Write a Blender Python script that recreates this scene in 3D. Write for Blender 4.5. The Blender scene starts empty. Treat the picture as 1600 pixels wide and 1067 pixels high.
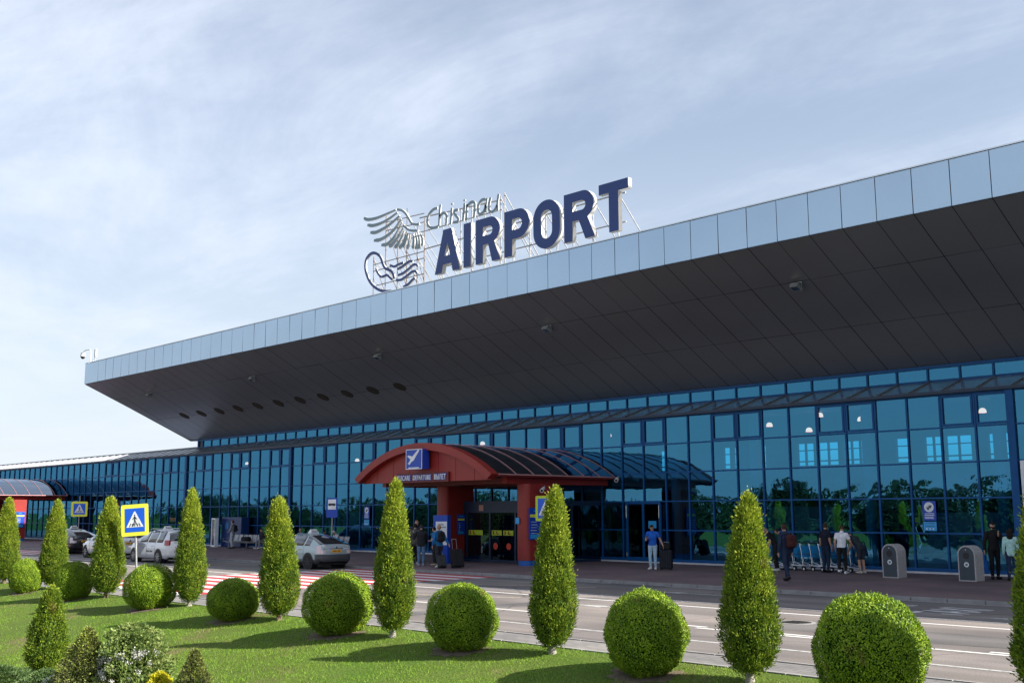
import bpy, bmesh, math, random
import numpy as np
from mathutils import Vector, Matrix
R = math.radians
sc = bpy.context.scene
col = sc.collection
random.seed(7)
rng = np.random.default_rng(11)

# ------------------------------------------------------------------ camera
cam_d = bpy.data.cameras.new('camera')
cam = bpy.data.objects.new('camera', cam_d)
col.objects.link(cam)
sc.camera = cam
cam_d.sensor_width = 36.0
cam_d.lens = 38.25
cam_d.clip_start = 0.3
cam_d.clip_end = 6000
YAW, PITCH, ROLL = R(45.84), R(8.93), R(-0.18)
fw = Vector((-math.sin(YAW) * math.cos(PITCH), math.cos(YAW) * math.cos(PITCH), math.sin(PITCH)))
rt = Vector((math.cos(YAW), math.sin(YAW), 0))
up = rt.cross(fw)
rt2 = rt * math.cos(ROLL) + up * math.sin(ROLL)
up2 = -rt * math.sin(ROLL) + up * math.cos(ROLL)
m = Matrix((rt2, up2, -fw)).transposed().to_4x4()
m.translation = Vector((0, 0, 2.35))
cam.matrix_world = m

# ------------------------------------------------------------------ sky, sun, exposure
SUN = Vector((1.38, 0.66, 1.0)).normalized()
elev = math.asin(SUN.z)
azim = math.atan2(SUN.x, SUN.y)          # clockwise from +Y
world = bpy.data.worlds.new('World')
sc.world = world
world.use_nodes = True
wn, wl = world.node_tree.nodes, world.node_tree.links
wn.clear()
wout = wn.new('ShaderNodeOutputWorld')
bg = wn.new('ShaderNodeBackground')
sky = wn.new('ShaderNodeTexSky')
sky.sky_type = 'NISHITA'
sky.sun_disc = False
sky.sun_elevation = elev
sky.sun_rotation = azim
sky.altitude = 100
sky.air_density = 1.0
sky.dust_density = 1.3
sky.ozone_density = 1.2
tc = wn.new('ShaderNodeTexCoord')
sep = wn.new('ShaderNodeSeparateXYZ')
wl.new(tc.outputs['Generated'], sep.inputs[0])
def wmath(op, a, b=None, c=None):
    n = wn.new('ShaderNodeMath'); n.operation = op
    for i, v in enumerate((a, b, c)):
        if v is None: continue
        if isinstance(v, (int, float)): n.inputs[i].default_value = v
        else: wl.new(v, n.inputs[i])
    return n.outputs[0]
zc = wmath('ADD', wmath('MAXIMUM', sep.outputs[2], 0.0), 0.10)
px = wmath('DIVIDE', sep.outputs[0], zc)
py = wmath('DIVIDE', sep.outputs[1], zc)
comb = wn.new('ShaderNodeCombineXYZ')
wl.new(px, comb.inputs[0]); wl.new(py, comb.inputs[1])
mp = wn.new('ShaderNodeMapping')
mp.inputs['Rotation'].default_value = (0, 0, R(-44))
mp.inputs['Scale'].default_value = (0.50, 0.95, 1.0)
mp.inputs['Location'].default_value = (1.3, 0.7, 0)
wl.new(comb.outputs[0], mp.inputs[0])
def wnoise(scale, detail, rough, dist, loc):
    n = wn.new('ShaderNodeTexNoise')
    n.inputs['Scale'].default_value = scale; n.inputs['Detail'].default_value = detail
    n.inputs['Roughness'].default_value = rough; n.inputs['Distortion'].default_value = dist
    a = wn.new('ShaderNodeVectorMath'); a.operation = 'ADD'; a.inputs[1].default_value = loc
    wl.new(mp.outputs[0], a.inputs[0]); wl.new(a.outputs[0], n.inputs['Vector'])
    return n.outputs['Fac']
n1 = wnoise(0.55, 9, 0.62, 0.5, (0, 0, 0))
n2 = wnoise(1.9, 10, 0.68, 1.0, (4, 2, 1))
mixn = wmath('ADD', wmath('MULTIPLY', n1, 0.82), wmath('MULTIPLY', n2, 0.18))
cr = wn.new('ShaderNodeMapRange')
cr.interpolation_type = 'SMOOTHSTEP'
cr.inputs['From Min'].default_value = 0.37
cr.inputs['From Max'].default_value = 0.62
cr.inputs['To Min'].default_value = 0.30
cr.inputs['To Max'].default_value = 0.95
wl.new(mixn, cr.inputs['Value'])
cm = wn.new('ShaderNodeMix'); cm.data_type = 'RGBA'
wl.new(cr.outputs[0], cm.inputs[0])
wl.new(sky.outputs[0], cm.inputs[6])
cm.inputs[7].default_value = (6.0, 6.55, 7.6, 1)      # thin high cloud, in the sky texture's own units
hz = wn.new('ShaderNodeMapRange')        # milky air towards the horizon
hz.inputs['From Min'].default_value = 0.0; hz.inputs['From Max'].default_value = 0.34
hz.inputs['To Min'].default_value = 0.7; hz.inputs['To Max'].default_value = 0.0
wl.new(sep.outputs[2], hz.inputs['Value'])
cm2 = wn.new('ShaderNodeMix'); cm2.data_type = 'RGBA'
wl.new(hz.outputs[0], cm2.inputs[0]); wl.new(cm.outputs[2], cm2.inputs[6]); cm2.inputs[7].default_value = (5.5, 5.9, 6.5, 1)
wl.new(cm2.outputs[2], bg.inputs[0])
bg.inputs[1].default_value = 0.064
wl.new(bg.outputs[0], wout.inputs[0])

sun_d = bpy.data.lights.new('sun', 'SUN')
sun_d.energy = 5.0
sun_d.angle = R(0.55)
sun_d.color = (1.0, 0.94, 0.84)
sun = bpy.data.objects.new('sun', sun_d)
col.objects.link(sun)
sun.location = (40, 10, 60)
sun.rotation_euler = (-SUN).to_track_quat('-Z', 'Y').to_euler()

sc.view_settings.view_transform = 'Standard'
sc.view_settings.look = 'None'
sc.view_settings.exposure = 1.28
sc.view_settings.gamma = 1.0
sc.view_settings.use_curve_mapping = False
sc.cycles.max_bounces = 8
sc.cycles.transparent_max_bounces = 12
sc.cycles.caustics_reflective = False
sc.cycles.caustics_refractive = False

# ------------------------------------------------------------------ helpers
def link(o):
    col.objects.link(o); return o
def tag(o, label=None, cat=None, group=None, kind=None):
    if label: o['label'] = label
    if cat: o['category'] = cat
    if group: o['group'] = group
    if kind: o['kind'] = kind
    return o
def thing(name, label, cat, loc=(0, 0, 0), rz=0, group=None):
    o = bpy.data.objects.new(name, None)
    o.location = loc; o.rotation_euler = (0, 0, rz); o.empty_display_size = 0.3
    link(o); tag(o, label, cat, group)
    return o
def obj(name, me, parent=None):
    o = bpy.data.objects.new(name, me)
    if parent is not None: o.parent = parent
    return link(o)

class MB:
    """collects polygons for ONE mesh object"""
    def __init__(s): s.v = []; s.f = []; s.m = []; s.sm = []
    def add(s, vs, fs, mi=0, smooth=False):
        n = len(s.v); s.v += [tuple(p) for p in vs]
        for f in fs: s.f.append(tuple(n + i for i in f)); s.m.append(mi); s.sm.append(smooth)
        return s
    def box(s, x0, x1, y0, y1, z0, z1, mi=0):
        vs = [(x0, y0, z0), (x1, y0, z0), (x1, y1, z0), (x0, y1, z0), (x0, y0, z1), (x1, y0, z1), (x1, y1, z1), (x0, y1, z1)]
        return s.add(vs, [(0, 3, 2, 1), (4, 5, 6, 7), (0, 1, 5, 4), (1, 2, 6, 5), (2, 3, 7, 6), (3, 0, 4, 7)], mi)
    def bbox(s, x0, x1, y0, y1, z0, z1, b=0.02, mi=0):
        """box with chamfered edges"""
        bm = bmesh.new()
        bmesh.ops.create_cube(bm, size=1.0)
        for v in bm.verts:
            v.co = Vector(((x0 + x1) / 2 + v.co.x * (x1 - x0), (y0 + y1) / 2 + v.co.y * (y1 - y0), (z0 + z1) / 2 + v.co.z * (z1 - z0)))
        bmesh.ops.bevel(bm, geom=list(bm.edges), offset=b, segments=2, affect='EDGES', profile=0.5)
        bm.verts.ensure_lookup_table(); bm.verts.index_update()
        s.add([v.co[:] for v in bm.verts], [[v.index for v in f.verts] for f in bm.faces], mi)
        bm.free(); return s
    def quad(s, a, b, c, d, mi=0): return s.add([a, b, c, d], [(0, 1, 2, 3)], mi)
    def tube(s, p0, p1, r0, r1=None, n=8, mi=0, cap=True, smooth=True):
        r1 = r0 if r1 is None else r1
        p0 = Vector(p0); p1 = Vector(p1); d = (p1 - p0)
        if d.length < 1e-6: return s
        d.normalize(); a = d.orthogonal().normalized(); b = d.cross(a)
        vs = []
        for p, r in ((p0, r0), (p1, r1)):
            for k in range(n):
                t = 2 * math.pi * k / n
                vs.append((p + a * (r * math.cos(t)) + b * (r * math.sin(t)))[:])
        s.add(vs, [(k, (k + 1) % n, n + (k + 1) % n, n + k) for k in range(n)], mi, smooth)
        if cap:
            s.add(vs[:n], [tuple(range(n - 1, -1, -1))], mi); s.add(vs[n:], [tuple(range(n))], mi)
        return s
    def path(s, pts, r, n=6, mi=0, radii=None):
        for i in range(len(pts) - 1):
            r0 = radii[i] if radii else r; r1 = radii[i + 1] if radii else r
            s.tube(pts[i], pts[i + 1], r0, r1, n, mi)
        return s
    def bar(s, p0, p1, w, h, mi=0):
        p0 = Vector(p0); p1 = Vector(p1); d = (p1 - p0).normalized()
        a = d.cross(Vector((0, 0, 1)))
        if a.length < 1e-4: a = Vector((1, 0, 0))
        a.normalize(); b = a.cross(d)
        vs = []
        for p in (p0, p1):
            for sx, sy in ((-1, -1), (1, -1), (1, 1), (-1, 1)): vs.append((p + a * sx * w / 2 + b * sy * h / 2)[:])
        return s.add(vs, [(0, 3, 2, 1), (4, 5, 6, 7), (0, 1, 5, 4), (1, 2, 6, 5), (2, 3, 7, 6), (3, 0, 4, 7)], mi)
    def prism(s, poly, y0, y1, mi=0, side=None, axis='y'):
        """poly in (x,z), extruded along y (or axis 'x': poly is (y,z))"""
        n = len(poly)
        f = (lambda p, t: (p[0], t, p[1])) if axis == 'y' else ((lambda p, t: (t, p[0], p[1])) if axis == 'x' else (lambda p, t: (p[0], p[1], t)))
        vs = [f(p, y0) for p in poly] + [f(p, y1) for p in poly]
        s.add(vs, [tuple(range(n)), tuple(range(2 * n - 1, n - 1, -1))], mi)
        s.add(vs, [(i, n + i, n + (i + 1) % n, (i + 1) % n) for i in range(n)], mi if side is None else side)
        return s
    def disc(s, c, nrm, r, n=20, mi=0, rz=None):
        c = Vector(c); d = Vector(nrm).normalized(); a = d.orthogonal().normalized(); b = d.cross(a)
        return s.add([(c + a * r * math.cos(2 * math.pi * k / n) + b * r * math.sin(2 * math.pi * k / n))[:] for k in range(n)], [tuple(range(n))], mi)
    def ball(s, c, r, n=12, mi=0, sx=1, sy=1, sz=1, z0=-1):
        vs = []; fs = []
        m_ = n // 2
        for i in range(m_ + 1):
            t = math.pi * i / m_
            zz = max(math.cos(t), z0)
            for k in range(n):
                p = 2 * math.pi * k / n
                vs.append((c[0] + r * sx * math.sin(t) * math.cos(p), c[1] + r * sy * math.sin(t) * math.sin(p), c[2] + r * sz * zz))
        for i in range(m_):
            for k in range(n): fs.append((i * n + k, (i + 1) * n + k, (i + 1) * n + (k + 1) % n, i * n + (k + 1) % n))
        return s.add(vs, fs, mi, True)
    def mesh(s, name, mats):
        me = bpy.data.meshes.new(name)
        me.from_pydata(s.v, [], s.f)
        for mt in (mats if isinstance(mats, (list, tuple)) else [mats]): me.materials.append(mt)
        me.polygons.foreach_set('material_index', s.m)
        me.polygons.foreach_set('use_smooth', s.sm)
        me.update()
        return me
    def build(s, name, mats, parent=None): return obj(name, s.mesh(name, mats), parent)

def fast_mesh(name, verts, k, mats, smooth=False):
    """verts (n,3) float array, every k verts one polygon"""
    me = bpy.data.meshes.new(name)
    n = len(verts)
    me.vertices.add(n); me.vertices.foreach_set('co', np.ascontiguousarray(verts, dtype=np.float32).ravel())
    me.loops.add(n); me.loops.foreach_set('vertex_index', np.arange(n, dtype=np.int32))
    me.polygons.add(n // k)
    me.polygons.foreach_set('loop_start', np.arange(0, n, k, dtype=np.int32))
    me.polygons.foreach_set('loop_total', np.full(n // k, k, dtype=np.int32))
    for mt in mats: me.materials.append(mt)
    me.update(calc_edges=True); me.validate()
    return me

# ------------------------------------------------------------------ materials
def _nodes(name):
    mt = bpy.data.materials.new(name); mt.use_nodes = True
    nt = mt.node_tree; b = nt.nodes['Principled BSDF']
    return mt, nt.nodes, nt.links, b
def mat(name, c, rough=0.6, metal=0.0, var=0.12, scale=3.0, bump=0.0, bscale=40.0, spec=0.5, c2=None, detail=5, coat=0.0):
    mt, N, L, b = _nodes(name)
    b.inputs['Roughness'].default_value = rough
    b.inputs['Metallic'].default_value = metal
    b.inputs['Specular IOR Level'].default_value = spec
    if coat: b.inputs['Coat Weight'].default_value = coat; b.inputs['Coat Roughness'].default_value = 0.05
    t = N.new('ShaderNodeTexCoord')
    n = N.new('ShaderNodeTexNoise'); n.inputs['Scale'].default_value = scale; n.inputs['Detail'].default_value = detail
    L.new(t.outputs['Object'], n.inputs['Vector'])
    r = N.new('ShaderNodeValToRGB')
    c2 = c2 or tuple(min(1, x * (1 + var)) for x in c)
    c1 = tuple(x * (1 - var) for x in c)
    r.color_ramp.elements[0].color = (*c1, 1); r.color_ramp.elements[0].position = 0.3
    r.color_ramp.elements[1].color = (*c2, 1); r.color_ramp.elements[1].position = 0.7
    L.new(n.outputs['Fac'], r.inputs[0]); L.new(r.outputs[0], b.inputs['Base Color'])
    if bump:
        n2 = N.new('ShaderNodeTexNoise'); n2.inputs['Scale'].default_value = bscale; n2.inputs['Detail'].default_value = 4
        L.new(t.outputs['Object'], n2.inputs['Vector'])
        bp = N.new('ShaderNodeBump'); bp.inputs['Strength'].default_value = bump; bp.inputs['Distance'].default_value = 0.02
        L.new(n2.outputs['Fac'], bp.inputs['Height']); L.new(bp.outputs[0], b.inputs['Normal'])
    return mt
def leaf_mat(name, cols, trans=0.3, rough=0.55, clump=2.2, zgrad=None, dead=0.0):
    """cols: dark, mid, bright greens chosen per leaf, shifted by a clump noise"""
    mt, N, L, b = _nodes(name)
    g = N.new('ShaderNodeNewGeometry')
    t = N.new('ShaderNodeTexCoord')
    n = N.new('ShaderNodeTexNoise'); n.inputs['Scale'].default_value = clump; n.inputs['Detail'].default_value = 3
    L.new(t.outputs['Object'], n.inputs['Vector'])
    a = N.new('ShaderNodeMath'); a.operation = 'MULTIPLY_ADD'; a.inputs[1].default_value = 0.45
    L.new(g.outputs['Random Per Island'], a.inputs[0])
    mm = N.new('ShaderNodeMath'); mm.operation = 'MULTIPLY'; mm.inputs[1].default_value = 0.75
    L.new(n.outputs['Fac'], mm.inputs[0]); L.new(mm.outputs[0], a.inputs[2])
    src = a.outputs[0]
    if zgrad:      # young growth towards the tip of the plant is yellower
        s = N.new('ShaderNodeSeparateXYZ'); L.new(t.outputs['Object'], s.inputs[0])
        mr = N.new('ShaderNodeMapRange'); mr.inputs['From Min'].default_value = zgrad[0]; mr.inputs['From Max'].default_value = zgrad[1]
        mr.inputs['To Min'].default_value = 0.0; mr.inputs['To Max'].default_value = zgrad[2]
        L.new(s.outputs[2], mr.inputs[0])
        ad = N.new('ShaderNodeMath'); ad.operation = 'ADD'; L.new(src, ad.inputs[0]); L.new(mr.outputs[0], ad.inputs[1]); src = ad.outputs[0]
    r = N.new('ShaderNodeValToRGB')
    e = r.color_ramp.elements
    e[0].position = 0.25; e[0].color = (*cols[0], 1); e[1].position = 0.95; e[1].color = (*cols[-1], 1)
    k = len(cols) - 2
    for i in range(k):
        x = e.new(0.25 + 0.7 * (i + 1) / (k + 1)); x.color = (*cols[i + 1], 1)
    L.new(src, r.inputs[0]); colr = r.outputs[0]
    if dead:       # patches of dry brown leaves
        nd = N.new('ShaderNodeTexNoise'); nd.inputs['Scale'].default_value = 2.6; nd.inputs['Detail'].default_value = 2
        oi = N.new('ShaderNodeObjectInfo'); va = N.new('ShaderNodeVectorMath'); va.operation = 'ADD'
        L.new(t.outputs['Object'], va.inputs[0]); L.new(oi.outputs['Location'], va.inputs[1]); L.new(va.outputs[0], nd.inputs['Vector'])
        dm = N.new('ShaderNodeMapRange'); dm.inputs['From Min'].default_value = 0.66; dm.inputs['From Max'].default_value = 0.74; dm.inputs['To Max'].default_value = dead
        L.new(nd.outputs['Fac'], dm.inputs[0])
        dx = N.new('ShaderNodeMix'); dx.data_type = 'RGBA'; L.new(dm.outputs[0], dx.inputs[0]); L.new(colr, dx.inputs[6]); dx.inputs[7].default_value = (0.20, 0.13, 0.04, 1); colr = dx.outputs[2]
    L.new(colr, b.inputs['Base Color'])
    b.inputs['Roughness'].default_value = rough
    b.inputs['Specular IOR Level'].default_value = 0.35
    tr = N.new('ShaderNodeBsdfTranslucent'); L.new(colr, tr.inputs[0])
    mx = N.new('ShaderNodeMixShader'); mx.inputs[0].default_value = trans
    L.new(b.outputs[0], mx.inputs[1]); L.new(tr.outputs[0], mx.inputs[2])
    L.new(mx.outputs[0], N['Material Output'].inputs['Surface'])
    return mt
def glass_mat(name, tint, refl, fac0=0.45, wob=0.03, wscale=0.9, rough=0.0):
    """coated solar glass: tinted see-through plus a tinted mirror whose share grows with the angle"""
    mt, N, L, b = _nodes(name)
    N.remove(b)
    tr = N.new('ShaderNodeBsdfTransparent'); tr.inputs[0].default_value = (*tint, 1)
    gl = N.new('ShaderNodeBsdfGlossy'); gl.inputs['Color'].default_value = (*refl, 1); gl.inputs['Roughness'].default_value = rough
    lw = N.new('ShaderNodeLayerWeight'); lw.inputs[0].default_value = 0.35
    mr = N.new('ShaderNodeMapRange'); mr.inputs['To Min'].default_value = fac0; mr.inputs['To Max'].default_value = 0.97
    L.new(lw.outputs['Fresnel'], mr.inputs[0])
    mx = N.new('ShaderNodeMixShader')
    L.new(mr.outputs[0], mx.inputs[0]); L.new(tr.outputs[0], mx.inputs[1]); L.new(gl.outputs[0], mx.inputs[2])
    t = N.new('ShaderNodeTexCoord')
    n = N.new('ShaderNodeTexNoise'); n.inputs['Scale'].default_value = wscale; n.inputs['Detail'].default_value = 1.5
    n.inputs['Distortion'].default_value = 0.6
    L.new(t.outputs['Object'], n.inputs['Vector'])
    bp = N.new('ShaderNodeBump'); bp.inputs['Strength'].default_value = 1.0; bp.inputs['Distance'].default_value = wob
    L.new(n.outputs['Fac'], bp.inputs['Height']); L.new(bp.outputs[0], gl.inputs['Normal'])
    L.new(mx.outputs[0], N['Material Output'].inputs['Surface'])
    return mt
def emit_mat(name, c, s):
    mt, N, L, b = _nodes(name)
    b.inputs['Base Color'].default_value = (*c, 1)
    b.inputs['Emission Color'].default_value = (*c, 1); b.inputs['Emission Strength'].default_value = s
    return mt
def lin(r, g, b):
    return tuple((x / 255 / 12.92) if x <= 10 else ((x / 255 + 0.055) / 1.055) ** 2.4 for x in (r, g, b))

M = {}
M['frame'] = mat('blue_frame', (0.004, 0.075, 0.24), 0.5, 0.0, 0.1, spec=0.25)
M['frame_dark'] = mat('dark_blue_metal', (0.008, 0.022, 0.06), 0.45)
M['glass'] = glass_mat('facade_glass', (0.05, 0.55, 0.90), (0.072, 0.285, 0.465), 0.50, 0.007, 0.8)
M['soffit'] = mat('soffit_metal', (0.265, 0.27, 0.32), 0.34, 0.45, 0.06, 0.3, spec=0.5)
M['soffit_gap'] = mat('soffit_joint', (0.01, 0.01, 0.013), 0.8)
M['fascia'] = mat('fascia_panels', (0.39, 0.50, 0.60), 0.20, 0.85, 0.05, 0.25)
M['fascia_gap'] = mat('fascia_joint', (0.02, 0.025, 0.035), 0.7)
M['roof'] = mat('zinc_roof', (0.62, 0.64, 0.67), 0.22, 0.75, 0.08, 0.6)
M['roof_seam'] = mat('zinc_seam', (0.22, 0.23, 0.25), 0.5, 0.5)
M['white'] = mat('white_paint', (0.62, 0.62, 0.61), 0.45, 0, 0.05)
M['offwhite'] = mat('interior_white', (0.55, 0.57, 0.6), 0.7)
M['int_floor'] = mat('hall_floor', (0.16, 0.16, 0.17), 0.35)
M['int_dark'] = mat('hall_dark_wall', (0.10, 0.11, 0.12), 0.8)
M['int_ceil'] = mat('hall_ceiling', (0.34, 0.36, 0.38), 0.8)
M['red'] = mat('red_cladding', (0.265, 0.025, 0.020), 0.42, 0.0, 0.10, 1.2, spec=0.4)
M['red_dark'] = mat('red_frame', (0.13, 0.011, 0.010), 0.5)
M['rib'] = mat('canopy_ribs', (0.50, 0.25, 0.25), 0.4)
M['vault'] = glass_mat('vault_polycarbonate', (0.05, 0.075, 0.10), (0.60, 0.70, 0.82), 0.42, 0.006, 1.5, 0.06)
M['signblue'] = mat('sign_blue', (0.006, 0.055, 0.42), 0.35, 0, 0.04)
M['bluebase'] = mat('blue_base', (0.01, 0.10, 0.40), 0.4)
M['cyan'] = mat('cyan_sticker', (0.03, 0.33, 0.70), 0.4, 0, 0.05)
M['letterblue'] = mat('letter_blue', (0.006, 0.034, 0.185), 0.35, 0, 0.05)
M['letterside'] = mat('letter_white_side', (0.50, 0.50, 0.50), 0.5, 0, 0.05)
M['scriptgrey'] = mat('script_grey', (0.20, 0.27, 0.31), 0.4, 0.1, 0.08)
M['steel'] = mat('galvanised_steel', (0.32, 0.32, 0.33), 0.5, 0.6, 0.2, 6)
M['rust'] = mat('rusty_steel', (0.30, 0.28, 0.27), 0.7, 0.2, 0.3, 5, c2=(0.22, 0.15, 0.12))
M['chrome'] = mat('chrome', (0.65, 0.66, 0.68), 0.2, 0.95, 0.03)
M['yellow'] = mat('fluorescent_yellow', (0.42, 0.55, 0.02), 0.4, 0, 0.04)
M['yellowsun'] = mat('sign_yellow', (0.80, 0.80, 0.06), 0.4, 0, 0.04)
M['black'] = mat('black_plastic', (0.012, 0.012, 0.014), 0.5)
M['rubber'] = mat('rubber', (0.015, 0.015, 0.016), 0.8)
M['grey'] = mat('mid_grey', (0.22, 0.23, 0.25), 0.5)
M['orange'] = mat('plate_orange', (0.85, 0.42, 0.03), 0.4)
M['paper'] = mat('white_board', (0.72, 0.74, 0.78), 0.5)
M['lampglow'] = emit_mat('lit_pendant', (1.0, 0.085, 0.045), 12)
M['screenred'] = emit_mat('lit_red_letters', (1.0, 0.12, 0.05), 0.7)
M['concrete'] = mat('exposed_aggregate', (0.42, 0.40, 0.40), 0.85, 0, 0.45, 60, 0.6, 80)
M['darkpanel'] = mat('slate_panel', (0.035, 0.05, 0.065), 0.4)
M['bark'] = mat('bark', (0.16, 0.11, 0.08), 0.9, 0, 0.3, 18, 0.8, 40)
M['limewash'] = mat('limewashed_bark', (0.26, 0.24, 0.21), 0.9, 0, 0.3, 14, 0.6, 40)
M['kerb'] = mat('kerb_stone', (0.26, 0.25, 0.25), 0.85, 0, 0.2, 2.5, 0.3, 60)
M['curbwhite'] = mat('white_plinth', (0.55, 0.56, 0.58), 0.7)
# ------------------------------------------------------------------ ground surfaces
def asphalt(name, base, warm):
    mt, N, L, b = _nodes(name)
    t = N.new('ShaderNodeTexCoord')
    def noise(s, d, vec=None):
        n = N.new('ShaderNodeTexNoise'); n.inputs['Scale'].default_value = s; n.inputs['Detail'].default_value = d
        L.new(vec or t.outputs['Object'], n.inputs['Vector']); return n.outputs['Fac']
    mpn = N.new('ShaderNodeMapping'); mpn.inputs['Scale'].default_value = (0.09, 1.0, 1); L.new(t.outputs['Object'], mpn.inputs[0])
    wear = noise(0.9, 4, mpn.outputs[0]); fine = noise(38, 3); big = noise(0.25, 5)
    def ramp(fac, a, c, p0, p1):
        r = N.new('ShaderNodeValToRGB'); r.color_ramp.elements[0].position = p0; r.color_ramp.elements[1].position = p1
        r.color_ramp.elements[0].color = (*a, 1); r.color_ramp.elements[1].color = (*c, 1); L.new(fac, r.inputs[0]); return r.outputs[0]
    def mul(a, c, f=1.0):
        x = N.new('ShaderNodeMix'); x.data_type = 'RGBA'; x.blend_type = 'MULTIPLY'; x.inputs[0].default_value = f
        L.new(a, x.inputs[6]); L.new(c, x.inputs[7]); return x.outputs[2]
    c = ramp(wear, tuple(v * 0.78 for v in base), tuple(v * 1.14 for v in warm), 0.36, 0.64)
    c = mul(c, ramp(fine, (0.68, 0.68, 0.68), (1.25, 1.25, 1.25), 0.3, 0.7))
    c = mul(c, ramp(big, (0.80, 0.80, 0.82), (1.08, 1.07, 1.05), 0.42, 0.6))
    # hairline cracks
    vo = N.new('ShaderNodeTexVoronoi'); vo.feature = 'DISTANCE_TO_EDGE'; vo.inputs['Scale'].default_value = 0.22
    wv = N.new('ShaderNodeMix'); wv.data_type = 'RGBA'; wv.inputs[0].default_value = 0.12
    nn = N.new('ShaderNodeTexNoise'); nn.inputs['Scale'].default_value = 1.5; L.new(t.outputs['Object'], nn.inputs['Vector'])
    L.new(t.outputs['Object'], wv.inputs[6]); L.new(nn.outputs['Color'], wv.inputs[7]); L.new(wv.outputs[2], vo.inputs['Vector'])
    c = mul(c, ramp(vo.outputs['Distance'], (0.55, 0.55, 0.55), (1, 1, 1), 0.002, 0.006))
    L.new(c, b.inputs['Base Color']); b.inputs['Roughness'].default_value = 0.88
    bp = N.new('ShaderNodeBump'); bp.inputs['Strength'].default_value = 0.5; bp.inputs['Distance'].default_value = 0.01
    L.new(fine, bp.inputs['Height']); L.new(bp.outputs[0], b.inputs['Normal'])
    return mt
def pavers(name, c1, c2, mortar, bw, bh, rot=0.0):
    mt, N, L, b = _nodes(name)
    t = N.new('ShaderNodeTexCoord')
    mpn = N.new('ShaderNodeMapping'); mpn.inputs['Rotation'].default_value = (0, 0, rot); L.new(t.outputs['Object'], mpn.inputs[0])
    br = N.new('ShaderNodeTexBrick'); br.inputs['Scale'].default_value = 1.0
    br.inputs['Color1'].default_value = (*c1, 1); br.inputs['Color2'].default_value = (*c2, 1); br.inputs['Mortar'].default_value = (*mortar, 1)
    br.inputs['Brick Width'].default_value = bw; br.inputs['Row Height'].default_value = bh; br.inputs['Mortar Size'].default_value = 0.008
    L.new(mpn.outputs[0], br.inputs['Vector'])
    n = N.new('ShaderNodeTexNoise'); n.inputs['Scale'].default_value = 0.5; n.inputs['Detail'].default_value = 7; L.new(t.outputs['Object'], n.inputs['Vector'])
    r = N.new('ShaderNodeValToRGB'); r.color_ramp.elements[0].position = 0.35; r.color_ramp.elements[1].position = 0.65
    r.color_ramp.elements[0].color = (0.75, 0.75, 0.78, 1); r.color_ramp.elements[1].color = (1.12, 1.1, 1.08, 1); L.new(n.outputs['Fac'], r.inputs[0])
    x = N.new('ShaderNodeMix'); x.data_type = 'RGBA'; x.blend_type = 'MULTIPLY'; x.inputs[0].default_value = 1
    L.new(br.outputs['Color'], x.inputs[6]); L.new(r.outputs[0], x.inputs[7]); L.new(x.outputs[2], b.inputs['Base Color'])
    b.inputs['Roughness'].default_value = 0.8
    bp = N.new('ShaderNodeBump'); bp.inputs['Strength'].default_value = 0.4; bp.inputs['Distance'].default_value = 0.01
    L.new(br.outputs['Fac'], bp.inputs['Height']); bp.invert = True; L.new(bp.outputs[0], b.inputs['Normal'])
    return mt
def paint_mat(name, c, worn):
    mt, N, L, b = _nodes(name)
    t = N.new('ShaderNodeTexCoord')
    n = N.new('ShaderNodeTexNoise'); n.inputs['Scale'].default_value = 7; n.inputs['Detail'].default_value = 9; n.inputs['Roughness'].default_value = 0.7
    L.new(t.outputs['Object'], n.inputs['Vector'])
    r = N.new('ShaderNodeValToRGB'); r.color_ramp.elements[0].position = worn - 0.04; r.color_ramp.elements[1].position = worn + 0.08
    r.color_ramp.elements[0].color = (0.20, 0.19, 0.19, 1); r.color_ramp.elements[1].color = (*c, 1)
    L.new(n.outputs['Fac'], r.inputs[0]); L.new(r.outputs[0], b.inputs['Base Color']); b.inputs['Roughness'].default_value = 0.75
    return mt
M['asphalt'] = asphalt('road_asphalt', (0.168, 0.148, 0.140), (0.192, 0.168, 0.158))
M['patch'] = asphalt('patched_asphalt', (0.115, 0.108, 0.107), (0.13, 0.122, 0.12))
M['steeldark'] = mat('cast_iron', (0.07, 0.065, 0.06), 0.6, 0.5, 0.3, 9)
M['parkasphalt'] = asphalt('parking_asphalt', (0.10, 0.10, 0.10), (0.13, 0.125, 0.12))
M['redpaver'] = pavers('red_pavers', (0.185, 0.118, 0.122), (0.145, 0.098, 0.104), (0.09, 0.075, 0.078), 0.2, 0.1)
M['greypaver'] = pavers('grey_pavers', (0.215, 0.205, 0.20), (0.17, 0.165, 0.16), (0.09, 0.085, 0.08), 0.3, 0.15)
M['lineW'] = paint_mat('road_paint_white', (0.60, 0.59, 0.58), 0.30)
M['lineWworn'] = paint_mat('road_paint_white_worn', (0.42, 0.42, 0.41), 0.42)
M['lineR'] = paint_mat('road_paint_red', (0.40, 0.028, 0.036), 0.34)
M['lineY'] = paint_mat('road_paint_yellow', (0.50, 0.34, 0.08), 0.55)

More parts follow.
